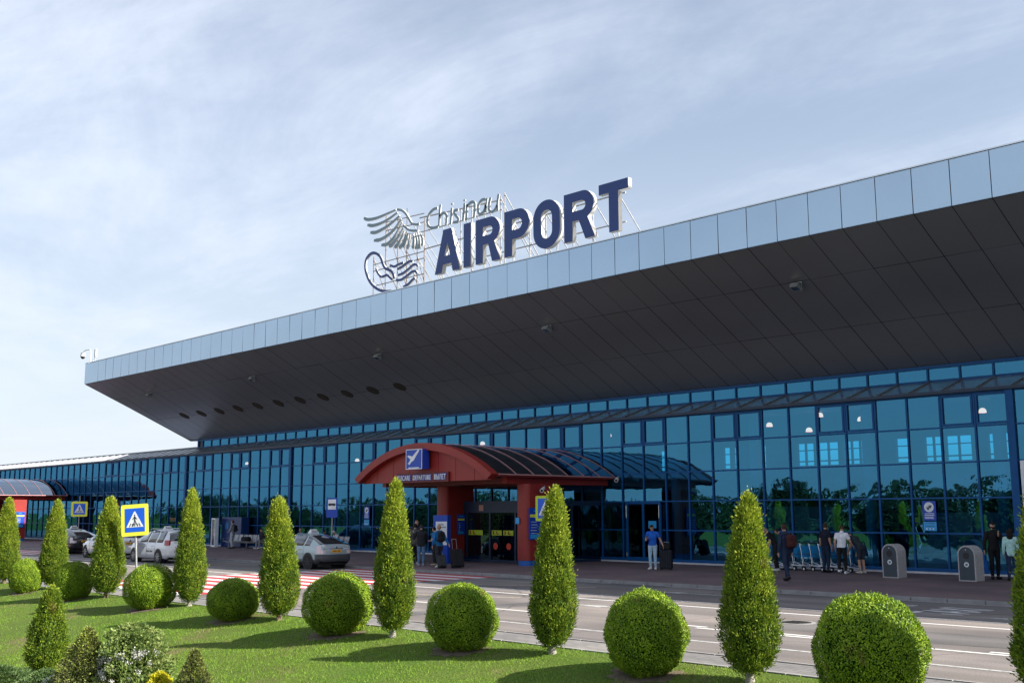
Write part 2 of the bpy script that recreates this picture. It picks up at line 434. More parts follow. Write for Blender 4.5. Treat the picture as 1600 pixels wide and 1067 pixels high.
def grass_ground():
    mt, N, L, b = _nodes('lawn_soil_and_turf')
    t = N.new('ShaderNodeTexCoord')
    n = N.new('ShaderNodeTexNoise'); n.inputs['Scale'].default_value = 0.55; n.inputs['Detail'].default_value = 8; n.inputs['Roughness'].default_value = 0.65
    L.new(t.outputs['Object'], n.inputs['Vector'])
    r = N.new('ShaderNodeValToRGB'); e = r.color_ramp.elements
    e[0].position = 0.32; e[0].color = (0.17, 0.13, 0.07, 1); e[1].position = 0.72; e[1].color = (0.070, 0.140, 0.014, 1)
    x = e.new(0.44); x.color = (0.10, 0.14, 0.025, 1)
    L.new(n.outputs['Fac'], r.inputs[0])
    n2 = N.new('ShaderNodeTexNoise'); n2.inputs['Scale'].default_value = 30; n2.inputs['Detail'].default_value = 5; L.new(t.outputs['Object'], n2.inputs['Vector'])
    r2 = N.new('ShaderNodeValToRGB'); r2.color_ramp.elements[0].position = 0.35; r2.color_ramp.elements[1].position = 0.65
    r2.color_ramp.elements[0].color = (0.5, 0.5, 0.5, 1); r2.color_ramp.elements[1].color = (1.2, 1.2, 1.2, 1); L.new(n2.outputs['Fac'], r2.inputs[0])
    x2 = N.new('ShaderNodeMix'); x2.data_type = 'RGBA'; x2.blend_type = 'MULTIPLY'; x2.inputs[0].default_value = 1
    L.new(r.outputs[0], x2.inputs[6]); L.new(r2.outputs[0], x2.inputs[7]); L.new(x2.outputs[2], b.inputs['Base Color'])
    b.inputs['Roughness'].default_value = 0.95; b.inputs['Specular IOR Level'].default_value = 0.15
    bp = N.new('ShaderNodeBump'); bp.inputs['Strength'].default_value = 0.8; bp.inputs['Distance'].default_value = 0.03
    L.new(n2.outputs['Fac'], bp.inputs['Height']); L.new(bp.outputs[0], b.inputs['Normal'])
    return mt
M['turf'] = grass_ground()
M['soil'] = mat('bare_soil', (0.12, 0.09, 0.06), 0.95, 0, 0.3, 6, 0.8, 30)

def lawn_z(x, y):
    """height of the bank that falls from the road towards the viewer"""
    base = np.where(y < 13.7, 0.16 * (y - 13.9), np.interp(y, [13.7, 14.25, 14.6], [-0.032, 0.015, -0.04]))
    base = np.where(y < 2.0, 0.16 * (2 - 13.9) + (y - 2) * 0.04, base)
    base = np.maximum(base, -2.3)
    wob = 0.035 * np.sin(x * 0.55 + 0.6) * np.sin(y * 0.6 + x * 0.13) + 0.02 * np.sin(x * 1.7 + y * 1.1)
    return base + wob * np.clip((14.0 - y) / 1.5, 0, 1)

def grid_mesh(name, xs, ys, zf, mt):
    X, Y = np.meshgrid(xs, ys); Z = zf(X, Y)
    v = np.stack([X.ravel(), Y.ravel(), Z.ravel()], 1)
    nx, ny = len(xs), len(ys)
    fs = [(j * nx + i, j * nx + i + 1, (j + 1) * nx + i + 1, (j + 1) * nx + i) for j in range(ny - 1) for i in range(nx - 1)]
    me = bpy.data.meshes.new(name); me.from_pydata(v.tolist(), [], fs); me.materials.append(mt)
    me.polygons.foreach_set('use_smooth', [True] * len(fs)); me.update()
    return me
g = MB()
S = 3000
g.quad((-S, -5.0, -2.34), (S, -5.0, -2.34), (S, 0, -2.32), (-S, 0, -2.32))
g.quad((-S, -S, -2.40), (S, -S, -2.40), (S, -5.0, -2.34), (-S, -5.0, -2.34))
g.quad((-S, 0, -2.32), (S, 0, -2.32), (S, 14.2, -0.12), (-S, 14.2, -0.12))
g.quad((-S, 14.2, -0.12), (S, 14.2, -0.12), (S, S, -0.12), (-S, S, -0.12))
tag(g.build('ground', M['turf']), kind='structure')
tag(obj('lawn', grid_mesh('lawn', np.concatenate([np.linspace(-140, -45, 60), np.linspace(-44.5, 30, 250)]), np.concatenate([np.linspace(-5, 4, 12), np.linspace(4.3, 14.3, 70)]), lawn_z, M['turf'])), kind='structure')
def sheet(name, x0, x1, y0, y1, z, mt, kind='structure'):
    b_ = MB(); b_.quad((x0, y0, z), (x1, y0, z), (x1, y1, z), (x0, y1, z))
    o = b_.build(name, mt); tag(o, kind=kind); return o
sheet('road', -260, 90, 15.4, 28.6, 0.0, M['asphalt'])
# grey paver strip on the lawn side with its low edging
b_ = MB()
b_.quad((-260, 14.36, 0.014), (90, 14.36, 0.014), (90, 15.33, 0.014), (-260, 15.33, 0.014))
b_.quad((-260, 14.36, -0.1), (90, 14.36, -0.1), (90, 14.36, 0.014), (-260, 14.36, 0.014))
tag(b_.build('paved_strip', M['greypaver']), kind='structure')
b_ = MB()
x = -260.0
while x < 90:
    b_.box(x + 0.01, x + 0.99, 15.335, 15.40, -0.1, 0.03, 0)
    b_.box(x + 0.01, x + 0.99, 14.27, 14.35, -0.1, 0.028, 0); x += 1.0
tag(b_.build('kerb_edging', M['kerb']), kind='structure')
# pavement in front of the terminal: kerb stones, then red pavers rising gently to the wall
b_ = MB(); x = -260.0
while x < 90:
    b_.box(x + 0.012, x + 0.988 + random.uniform(-.004, .004), 28.45, 28.62, -0.1, 0.092 + random.uniform(-.003, .003)); x += 1.0
tag(b_.build('kerb', M['kerb']), kind='structure')
b_ = MB()
b_.quad((-260, 28.62, 0.086), (90, 28.62, 0.086), (90, 31.2, 0.15), (-260, 31.2, 0.15))
b_.quad((-260, 31.2, 0.15), (90, 31.2, 0.15), (90, 38.5, 0.15), (-260, 38.5, 0.15))
tag(b_.build('pavement', M['redpaver']), kind='structure')
# car park far below and behind the viewer, seen only in the glass
sheet('car_park', -150, 60, -52, -12, -2.30, M['parkasphalt'])

# road markings, 4 mm above the asphalt
b_ = MB(); z = 0.004
def stripe(x0, x1, y, w, mi=0): b_.quad((x0, y - w / 2, z), (x1, y - w / 2, z), (x1, y + w / 2, z), (x0, y + w / 2, z), mi)
ZX0, ZX1 = -38.6, -29.8
for a, c in ((-200, ZX0 - 0.3), (ZX1 + 0.3, 60)):
    stripe(a, c, 24.02, 0.13); stripe(a, c, 22.85, 0.13)
for a, c in ((-52, -47.6), (-45, -41), (-30.6, -24.4), (-22.1, -9), (-75, -55)): stripe(a, c, 28.28, 0.11, 1)
x = -20.3
for k in range(-6, 5):
    if not (ZX0 < x + k * 4.1 + 1.5 < ZX1 + 1.5): stripe(x + k * 4.1, x + k * 4.1 + 2.4, 19.0, 0.12)
stripe(-13.9, 20, 18.75, 0.12); stripe(-19.0, -14.2, 16.88, 0.11, 1); stripe(-13, 20, 16.88, 0.11, 1)
# straight-on arrows
def arrow(xt, y, L_, s=1):
    b_.add([(xt, y - 0.06, z), (xt + s * L_, y - 0.06, z), (xt + s * L_, y + 0.06, z), (xt, y + 0.06, z)], [(0, 1, 2, 3) if s > 0 else (3, 2, 1, 0)], 1)
    b_.add([(xt, y - 0.25, z), (xt, y + 0.25, z), (xt - s * 1.1, y, z)], [(0, 2, 1) if s > 0 else (0, 1, 2)], 1)
arrow(-20.0, 26.4, 1.6); arrow(-18.6, 21.3, 1.3); arrow(-9.6, 25.0, 1.5)
# zebra crossing: white stripes with red between, lying along the road
yy = 15.75; k = 0
while yy < 28.1:
    sk = 0.35 * math.sin(k * 1.7)
    stripe(ZX0 + sk * .3, ZX1 + sk * .3, yy + 0.25, 0.50, 0)
    if yy + 1.0 < 28.3: stripe(ZX0 + 0.05, ZX1 - 0.05, yy + 0.77, 0.52, 2)
    yy += 1.04; k += 1
yy = 17.0
while yy < 28:
    stripe(-80, -66.5, yy, 0.5, 0); stripe(-80, -66.5, yy + 0.52, 0.5, 2); yy += 1.04
for pts in (((-27.4, 24.9), (-25.6, 25.9), (-25.4, 25.6), (-27.2, 24.6)), ((-24.6, 26.1), (-23.6, 26.6), (-23.3, 26.3), (-24.4, 25.8)), ((-26.0, 20.4), (-24.4, 21.3), (-24.2, 21.0), (-25.8, 20.1)), ((-23.6, 21.4), (-22.3, 22.0), (-22.1, 21.7), (-23.4, 21.1))):
    b_.add([(p[0], p[1], z) for p in pts], [(3, 2, 1, 0)], 3)
tag(b_.build('road_markings', [M['lineW'], M['lineWworn'], M['lineR'], M['lineY']]), kind='structure')
# repaired strips and patches, a worn manhole
b_ = MB(); zp = 0.002
for (x0, x1, y0, y1) in ((-29.5, -21.8, 27.2, 28.4), (-13.9, -6.5, 19.6, 21.3), (-60, -52, 21.0, 22.3), (-21.0, -20.2, 16.0, 23.5), (-24.6, -23.6, 19.4, 20.6)):
    n_ = 10; pts = [(x0 + (x1 - x0) * q / n_, y0 + random.uniform(-.06, .06)) for q in range(n_ + 1)] + [(x1 - (x1 - x0) * q / n_, y1 + random.uniform(-.06, .06)) for q in range(n_ + 1)]
    b_.add([(p[0], p[1], zp) for p in pts], [tuple(range(len(pts)))])
tag(b_.build('asphalt_patches', M['patch']), kind='structure')
t_ = thing('manhole_cover', 'worn round manhole cover in the road right of the largest thuja', 'manhole cover', (-13.0, 21.1, 0.0))
b_ = MB(); b_.tube((0, 0, -0.05), (0, 0, 0.008), 0.42, 0.42, 28); b_.build('ring', M['kerb'], t_)
b_ = MB(); b_.tube((0, 0, 0.0), (0, 0, 0.012), 0.33, 0.33, 28); c_ = b_.build('lid', M['steeldark'], t_)
b_ = MB()
for q in range(-3, 4): b_.box(-0.22, 0.22, q * 0.075 - 0.012, q * 0.075 + 0.012, 0.012, 0.017)
b_.build('rib', M['steeldark'], c_)
# painted words for the taxi bay, read by a driver heading left
FONT = None
def text_mesh(name, body, size, mats, extrude=0.0, bold=0.0, align='CENTER', spacing=1.0):
    cu = bpy.data.curves.new(name, 'FONT'); cu.body = body; cu.size = size; cu.extrude = extrude; cu.offset = bold
    cu.align_x = align; cu.align_y = 'BOTTOM_BASELINE'; cu.space_character = spacing; cu.resolution_u = 3
    o = bpy.data.objects.new(name, cu); link(o)
    me = bpy.data.meshes.new_from_object(o.evaluated_get(bpy.context.evaluated_depsgraph_get()))
    bpy.data.objects.remove(o); bpy.data.curves.remove(cu)
    me.name = name; me.materials.clear()
    for mt in mats: me.materials.append(mt)
    if len(mats) > 1:
        for p in me.polygons: p.material_index = 0 if p.normal.z > 0.5 else 1
    return me
for nm, x0 in (('painted_lettering', -11.2), ('painted_lettering', -13.1)):
    me = text_mesh(nm, 'TAXI', 1.0, [M['lineW']], 0, 0.012, spacing=1.05)
    o = obj(nm, me); o.location = (x0, 26.0, 0.0045); o.rotation_euler = (0, 0, R(90)); o.scale = (0.92, 1.75, 1)
    tag(o, kind='structure')

# ------------------------------------------------------------------ terminal building
D = 38.5
BX = [-14.91 - 1.25 * k for k in range(0, 89)]     # mullion lines
ZT = [0.32, 1.57, 2.82, 4.07, 5.32, 6.5]
T = thing('terminal_building', 'long blue glass terminal under a huge overhanging grey metal roof', 'building', (-50, 38.5, 0.15))
def tb(mb, name, mats, parent=T):
    o = mb.build(name, mats); o.parent = parent
    o.matrix_parent_inverse = Matrix.Translation(-Vector(T.location)); return o
# frame grid
f = MB()
heavy = {0, 36, 47, 18}
RX = [-14.91 + 1.25 * k for k in range(1, 36)]
for i, x in enumerate(BX): 
    w = 0.13 if i in heavy else 0.032
    f.box(x - w, x + w, D - 0.06 - (0.05 if i in heavy else 0), D + 0.08, 0.2, 6.52)
for x in RX: f.box(x - 0.032, x + 0.032, D - 0.06, D + 0.08, 0.2, 6.52)
for j, z_ in enumerate(ZT):
    h = 0.10 if j == 0 else 0.028
    f.box(-124, 30.0, D - 0.045, D + 0.07, z_ - h, z_ + (0.02 if j == 0 else h))
f.box(-124, 30.0, D - 0.055, D + 0.1, 0.27, 0.30)
tb(f, 'curtain_wall_frame', M['frame'])
f = MB(); f.box(-124, 30.0, D - 0.12, D + 0.1, 0.15, 0.215); tb(f, 'plinth', M['curbwhite'])
f = MB(); f.box(-125, 30.0, D - 0.20, D + 0.06, 6.525, 6.635); tb(f, 'eaves_gutter', M['frame_dark'])
# glazing: each bay a window of five panes, some with two top-hung lights
def bay(x0, x1, zs, y, name, tilt=0.0018):
    b_ = MB()
    for a, c in zip(zs[:-1], zs[1:]):
        t1, t2 = rng.normal(0, tilt * .6), rng.normal(0, tilt * .6)
        w, h = (x1 - x0) / 2, (c - a) / 2
        b_.quad((x0, y - t1 * w - t2 * h, a), (x1, y + t1 * w - t2 * h, a), (x1, y + t1 * w + t2 * h, c), (x0, y - t1 * w + t2 * h, c))
    return b_
cols = [(x - 1.25, x, i) for i, x in enumerate(BX[:-1])]
cols = [(x - 1.25, x, None) for x in RX] + cols
skip = set()
rest = MB()
for n_, (x0, x1, i) in enumerate(cols):
    if x0 < -42.4 + 0.01 - 200: continue
    b_ = bay(x0, x1, ZT, D, 'window')
    if -91 < x0 < -11:
        o = tb(b_, 'window', M['glass'])
        if i is not None and (i % 4) in (0, 1) and i > 0 or i == 1 or i == 0:
            f = MB(); a, c, z0, z1, yy = x0 + 0.05, x1 - 0.05, ZT[4] + 0.05, ZT[5] - 0.04, D - 0.035
            for q in ((a, a + 0.07, z0, z1), (c - 0.07, c, z0, z1), (a + 0.07, c - 0.07, z0, z0 + 0.07), (a + 0.07, c - 0.07, z1 - 0.07, z1)):
                f.box(q[0], q[1], yy - 0.035, yy + 0.03, q[2], q[3])
            s_ = f.build('sash', M['frame'], o); s_.matrix_parent_inverse = Matrix.Identity(4)
    else:
        off = len(rest.v); rest.v += b_.v; rest.f += [tuple(off + q for q in ff) for ff in b_.f]; rest.m += b_.m; rest.sm += b_.sm
# lean-to metal roof between the glass wall and the ribbon window
SL = (7.22 - 6.60) / (40.34 - 38.40)
def zroof(y): return 6.61 + (y - 38.40) * SL
f = MB()
f.quad((-125, 38.36, zroof(38.36)), (30.0, 38.36, zroof(38.36)), (30.0, 40.40, zroof(40.40)), (-125, 40.40, zroof(40.40)))
f.quad((-125, 38.36, 6.55), (30.0, 38.36, 6.55), (30.0, 38.36, zroof(38.36)), (-125, 38.36, zroof(38.36)))
f.quad((-125, 40.40, zroof(40.40)), (-75.7, 40.40, zroof(40.40)), (-75.7, 62, 7.6), (-125, 62, 7.6))
x = -124.8
while x < 29.9:
    f.bar((x, 38.36, zroof(38.36) + 0.025), (x, 40.39, zroof(40.39) + 0.025), 0.035, 0.05, 1); x += 1.25
f.bar((-125, 40.41, zroof(40.4) + 0.04), (-75.7, 40.41, zroof(40.4) + 0.04), 0.10, 0.09, 1)
tb(f, 'roof_sheet', [M['roof'], M['roof_seam']])
# ribbon window
RB = 40.40
f = MB()
rx = [30.09 - 1.25 * k for k in range(0, 86)]
rx = [x for x in rx if x > -75.6]
for x in rx: f.box(x - 0.035, x + 0.035, RB - 0.05, RB + 0.05, 7.24, 7.80)
for z0, z1 in ((7.18, 7.30), (7.74, 7.86)): f.box(-75.6, 30.0, RB - 0.06, RB + 0.06, z0, z1)
f.box(-75.66, -75.55, RB - 0.07, RB + 0.1, 7.18, 7.9)
tb(f, 'ribbon_frame', M['frame'])
f = MB(); f.box(-75.5, 30.0, RB - 0.10, RB - 0.065, 7.16, 7.235); tb(f, 'flashing', M['frame'])
rr = sorted(rx, reverse=True)
for k in range(len(rr) - 1):
    b_ = bay(rr[k + 1], rr[k], [7.27, 7.77], RB + 0.01, 'ribbon_window', 0.003)
    if k % 2 == 0: pend = b_
    else:
        off = len(b_.v); b_.v += pend.v; b_.f += [tuple(off + q for q in ff) for ff in pend.f]; b_.m += pend.m; b_.sm += pend.sm
        tb(b_, 'ribbon_window', M['glass'])
o = tb(rest, 'window', M['glass']); o['kind'] = 'stuff'
# overhanging roof: soffit panels, fascia panels, flat deck on top
FY, SZ0, SZ1 = 32.75, 11.75, 7.87
XL, XR_ = -78.8, -76.9
sof = MB(); gap = MB()
def zs(y): return SZ0 + (y - FY) * (SZ1 - SZ0) / (RB - FY)
ysplit = [32.78, 34.83, 37.60, 40.42]
seams = [-12.77 - 1.25 * k for k in range(-34, 52)]
seams = [x for x in seams if x > XL + 0.1] + [XL]
seams = sorted(seams, reverse=True)
for a, c in zip(seams[:-1], seams[1:]):
    for y0, y1 in zip(ysplit[:-1], ysplit[1:]):
        dz = random.uniform(-0.004, 0.004); t_ = random.uniform(-0.004, 0.004)
        x0, x1 = c + 0.013, a - 0.013
        ya, yb = y0 + 0.008, y1 - 0.008
        xe = lambda y_, x_: max(x_, XL + (XR_ - XL) * (y_ - FY) / (RB - FY))
        if xe(yb, x0) >= xe(yb, x1) - 0.02: continue
        p = [(xe(ya, x0), ya, zs(ya) + dz), (xe(ya, x1), ya, zs(ya) + dz + t_), (xe(yb, x1), yb, zs(yb) + dz + t_), (xe(yb, x0), yb, zs(yb) + dz)]
        sof.quad(*p[::-1])
gap.quad((XL, FY + .02, zs(FY) + 0.05), (XR_, RB, zs(RB) + 0.05), (30.0, RB, zs(RB) + 0.05), (30.0, FY + .02, zs(FY) + 0.05))
tb(sof, 'soffit', M['soffit']); gap.box(XR_ + 0.05, 30.0, RB + 0.03, RB + 0.12, 7.83, 8.3); tb(gap, 'soffit_backing', M['soffit_gap'])  # unseen box added to block sky light leaking at the panel ends
fas = MB(); gp = MB()
for a, c in zip(seams[:-1], seams[1:]):
    x0, x1 = c + 0.012, a - 0.012
    tx, tz = random.uniform(-0.012, 0.012), random.uniform(-0.016, 0.010)
    y = FY
    mid = (x0 + x1) / 2
    # each panel a shallow tray, bowed a little
    vs = []; nx_, nz_ = 4, 4
    for j in range(nz_ + 1):
        for i_ in range(nx_ + 1):
            u, v = i_ / nx_, j / nz_
            bow = -0.004 * (1 - (2 * u - 1) ** 2) * (1 - (2 * v - 1) ** 2)
            vs.append((x0 + u * (x1 - x0), y + tx * (u - .5) + tz * (v - .5) + bow, SZ0 + 0.015 + v * 1.475))
    fs = [(j * (nx_ + 1) + i_, j * (nx_ + 1) + i_ + 1, (j + 1) * (nx_ + 1) + i_ + 1, (j + 1) * (nx_ + 1) + i_) for j in range(nz_) for i_ in range(nx_)]
    fas.add(vs, fs, 0, True)
    fas.box(x0, x1, y + 0.012, y + 0.05, SZ0 - 0.0, SZ0 + 0.014)
tb(fas, 'fascia', M['fascia'])
gp.box(XL + 0.02, 30.0, FY + 0.055, FY + 0.10, SZ0 + 0.03, 13.22)
tb(gp, 'fascia_backing', M['fascia_gap'])
cap = MB()
x = XL - 0.03
while x < 29.9:
    x2 = min(x + 2.5, 30.0); cap.box(x, x2 - 0.01, FY - 0.045, FY + 0.22, 13.255, 13.30)
    cap.box(x2 - 0.05, x2, FY - 0.055, FY + 0.23, 13.25, 13.312); x = x2
tb(cap, 'coping', M['roof'])
dk = MB()
dk.quad((XL, FY + 0.1, 13.24), (30.0, FY + 0.1, 13.24), (30.0, 64, 13.6), (XR_, 64, 13.6))
dk.quad((XR_, RB, 7.8), (XL, FY + 0.05, SZ0 + 0.02), (XL, FY + 0.05, 13.25), (XR_, 64, 13.6))
dk.add([(XR_, RB, 7.8), (XR_, 64, 13.6), (XR_, 64, 7.8)], [(0, 1, 2)])
dk.add([(XR_, RB, 7.8), (-75.6, RB, 7.8), (-75.6, 64, 7.8), (XR_, 64, 7.8)], [(0, 1, 2, 3)])
dk.quad((30.0, 64, 7.4), (XL, 64, 7.4), (XL, 64, 13.6), (30.0, 64, 13.6))
dk.quad((-75.6, RB, 7.0), (-75.6, 64, 7.0), (-75.6, 64, 7.8), (-75.6, RB, 7.8))
tb(dk, 'main_roof', M['roof'])
# round downlights in the soffit, unlit dark discs
nrm = Vector((0, -(SZ0 - SZ1), -(RB - FY))).normalized()
for k in range(11):
    x = -47.68 - 2.49 * k; c_ = Vector((x, 37.56, zs(37.56)))
    b_ = MB(); b_.tube(c_ + nrm * -0.02, c_ + nrm * 0.02, 0.40, 0.40, 24, 0); b_.disc(c_ + nrm * 0.023, nrm, 0.36, 24, 1)
    tb(b_, 'soffit_downlight', [M['soffit_gap'], mat('downlight_face', (0.045, 0.035, 0.03), 0.8)] if k == 0 else [M['soffit_gap'], bpy.data.materials['downlight_face']])
# hall seen through the glass: floor, gallery, columns, rear wall with window openings onto the sky
h = MB(); h.box(-124, 29.9, 38.62, 62, 0.10, 0.16); tb(h, 'hall_floor', M['int_floor'])
h = MB()
h.quad((-124, 38.62, 6.48), (-124, 62, 7.35), (-75.8, 62, 7.35), (-75.8, 38.62, 6.48))
h.quad((-75.8, 38.62, 6.48), (-75.8, 62, 7.4), (29.9, 62, 7.4), (29.9, 38.62, 6.48))
tb(h, 'hall_ceiling', M['int_ceil'])
op = [(-48.75, -48.17), (-47.89, -47.2), (-43.3, -42.74), (-42.5, -42.0), (-40.8, -40.42), (-40.27, -39.93), (-37.6, -36.4), (-36.1, -34.7), (-34.35, -32.7), (-30.9, -30.05), (-29.1, -28.05), (-27.83, -26.35), (-25.4, -24.1)]
h = MB(); zz0, zz1 = 5.25, 6.65
h.box(-124, 29.9, 62, 62.3, 0.16, zz0); h.box(-124, 29.9, 62, 62.3, zz1, 7.6)
xs_ = [-124] + [v for p in op for v in p] + [29.9]
for a, c in zip(xs_[0::2], xs_[1::2]): h.box(a, c, 62, 62.3, zz0, zz1)
for a, c in op:
    n_ = max(1, int(round((c - a) / 0.6)))
    for q in range(1, n_): xm = a + (c - a) * q / n_; h.box(xm - 0.05, xm + 0.05, 62.05, 62.2, zz0, zz1)
    h.box(a, c, 62.04, 62.16, zz0 + 0.22, zz0 + 0.30); h.box(a, c, 62.04, 62.16, zz0 + 0.92, zz0 + 0.98)
h.box(-124.2, -124, 38.5, 62.3, 0.1, 7.5); h.box(29.9, 30.2, 38.5, 62.3, 0.1, 7.5)
tb(h, 'rear_wall', M['int_dark'])
h = MB(); h.box(-58, -6, 52, 61.9, 3.6, 3.9); h.box(-58, -6, 51.9, 52.0, 3.6, 4.7)
tb(h, 'gallery', M['offwhite'])
for x in (-64.2, -57.5, -52.2, -46.5, -40.35, -35.2, -31.0, -26.7, -21.4, -16.2, -71.5):
    h = MB(); h.tube((x, 40.6, 0.16), (x, 40.6, 6.5), 0.23, 0.23, 16)
    tb(h, 'column', M['white'])
for (x, y, z0, z1) in ((-66, 46, .16, 2.4), (-48, 47, .16, 2.2), (-29.5, 47, .16, 2.6), (-20, 46, .16, 2.3)):
    h = MB(); h.box(x - 2.2, x + 2.2, y, y + 1.2, z0, z0 + 1.05); h.box(x - 2.2, x + 2.2, y + 1.2, y + 1.3, z0, z1)
    tb(h, 'desk', M['offwhite'])
# pendant lamps, lit
for i, (x, y, z_) in enumerate(((-26.8, 42, 6.17), (-24.83, 42, 5.83), (-24.28, 42, 6.44), (-22.39, 42, 6.15), (-17.33, 42, 6.15), (-36.23, 42, 6.21), (-45.68, 42, 6.24), (-57.64, 42, 5.72), (-71.24, 42, 5.97))):
    t_ = thing('pendant_lamp', 'x', 'lamp', (x, y, z_), 0, 'lit pendant lamps behind the glass wall'); t_.scale = (.8, .8, .8)
    t_['label'] = ['lit dome pendant lamp behind glass, left of the four seen together above the luggage trolleys', 'lit dome pendant lamp hanging lowest of the four behind glass above the luggage trolleys',
        'lit pendant lamp hanging highest, partly cut by a mullion, above the luggage trolleys', 'lit dome pendant lamp behind glass above the gap between trolleys and first litter bin',
        'lit dome pendant lamp behind glass nearest the right edge above the hooded man', 'lit dome pendant lamp behind glass just right of the red canopy roof',
        'lit dome pendant lamp behind glass directly above the red entrance arch', 'tiny lit pendant lamp behind glass above the bus stop sign',
        'tiny lit pendant lamp behind glass far left above the metal benches'][i]
    b_ = MB(); r_ = 0.17
    prof = [(0.03, 0.14), (0.10, 0.12), (0.155, 0.06), (0.175, -0.02), (0.18, -0.09)]
    vs = []; n_ = 16
    for pr, pz in prof: vs += [(pr * math.cos(2 * math.pi * k / n_), pr * math.sin(2 * math.pi * k / n_), pz) for k in range(n_)]
    b_.add(vs, [(j * n_ + k, (j + 1) * n_ + k, (j + 1) * n_ + (k + 1) % n_, j * n_ + (k + 1) % n_) for j in range(len(prof) - 1) for k in range(n_)], 0, True)
    b_.build('lamp_shade', M['lampglow'], t_)
    b_ = MB(); b_.tube((0, 0, 0.14), (0, 0, 6.5 - z_), 0.008, 0.008, 5); b_.build('cord', M['black'], t_)
# roof lanterns on the wing roof
for i, (x, y) in enumerate(((-111.6, 48), (-106.4, 48))):
    t_ = thing('roof_lantern', ('white vaulted roof lantern on the low wing, further from the big roof', 'white vaulted roof lantern on the low wing, nearer the big roof')[i], 'roof light', (x, y, 7.3), 0, 'roof lanterns on the wing')
    b_ = MB(); vs = []; n_ = 12
    for yy in (-1.5, 1.5): vs += [(-2.4 * math.cos(math.pi * k / n_), yy, 0.62 * math.sin(math.pi * k / n_)) for k in range(n_ + 1)]
    b_.add(vs, [(k, k + 1, n_ + 2 + k, n_ + 1 + k) for k in range(n_)], 0, True)
    b_.add(vs[:n_ + 1], [tuple(range(n_ + 1))], 0); b_.build('vault', M['white'], t_)
    b_ = MB(); b_.box(-2.45, 2.45, -1.55, 1.55, -0.3, 0.0); b_.build('kerb_upstand', M['steel'], t_)
# floodlights under the soffit
FLn = ['floodlight under the soffit nearest the right, above the white trolleys', 'small floodlight under the soffit just right of the rooftop lettering', 'dark floodlight under the soffit below the bird emblem', 'pale floodlight under the soffit second from its left tip', 'small dark floodlight under the soffit closest to its left tip']
for i, (x, y) in enumerate(((-20.85, 34.9), (-33.6, 34.9), (-46.05, 34.85), (-58.8, 34.9), (-72.4, 34.8))):
    t_ = thing('floodlight', FLn[i], 'floodlight', (x, y, zs(y)), 0, 'floodlights under the roof overhang')
    t_.scale = (.8, .8, .8); b_ = MB(); b_.bbox(-0.21, 0.21, -0.24, 0.20, -0.34, -0.13, 0.02, 0); b_.bbox(-0.23, 0.23, 0.10, 0.22, -0.32, -0.15, 0.02, 0)
    o = b_.build('housing', M['grey'], t_); o.rotation_euler = (R(-24), 0, 0)
    b_ = MB(); b_.quad((-0.18, -0.244, -0.32), (0.18, -0.244, -0.32), (0.18, -0.244, -0.16), (-0.18, -0.244, -0.16)); b_.quad((-0.17, -0.2, -0.344), (-0.17, 0.1, -0.344), (0.17, 0.1, -0.344), (0.17, -0.2, -0.344))
    o = b_.build('lens', M['chrome'], t_); o.rotation_euler = (R(-24), 0, 0)
    b_ = MB(); b_.box(-0.26, -0.235, -0.05, 0.0, -0.28, 0.06); b_.box(0.235, 0.26, -0.05, 0.0, -0.28, 0.06); b_.box(-0.26, 0.26, -0.06, 0.02, 0.0, 0.03)
    b_.build('bracket', M['steel'], t_)
# security camera and antenna at the left tip of the roof
t_ = thing('dome_camera', 'white dome security camera on a curved arm at the left tip of the roof', 'security camera', (-78.4, 32.95, 13.3))
b_ = MB(); b_.path([(0, 0, 0), (0, 0, 0.85), (-0.25, 0, 1.02), (-0.9, 0, 1.05), (-1.3, 0, 0.98), (-1.42, 0, 0.86)], 0.035, 8); b_.build('arm', M['white'], t_)
b_ = MB(); b_.tube((-1.42, 0, 0.62), (-1.42, 0, 0.9), 0.19, 0.15, 14); b_.build('housing', M['white'], t_)
b_ = MB(); b_.ball((-1.42, 0, 0.60), 0.165, 14); b_.build('dome', M['black'], t_)
t_ = thing('antenna_panel', 'small white panel antenna beside the dome camera at the roof tip', 'antenna', (-77.7, 33.0, 13.3))
b_ = MB(); b_.tube((0, 0, 0), (0, 0, 0.7), 0.03); b_.tube((-0.35, 0, 0), (-0.35, 0, 0.3), 0.03); b_.tube((-.35, 0, .25), (0, 0, .25), .025); b_.build('post', M['white'], t_)
b_ = MB(); b_.bbox(-0.13, 0.13, -0.06, 0.06, 0.35, 0.95, 0.02); b_.build('panel', M['white'], t_)

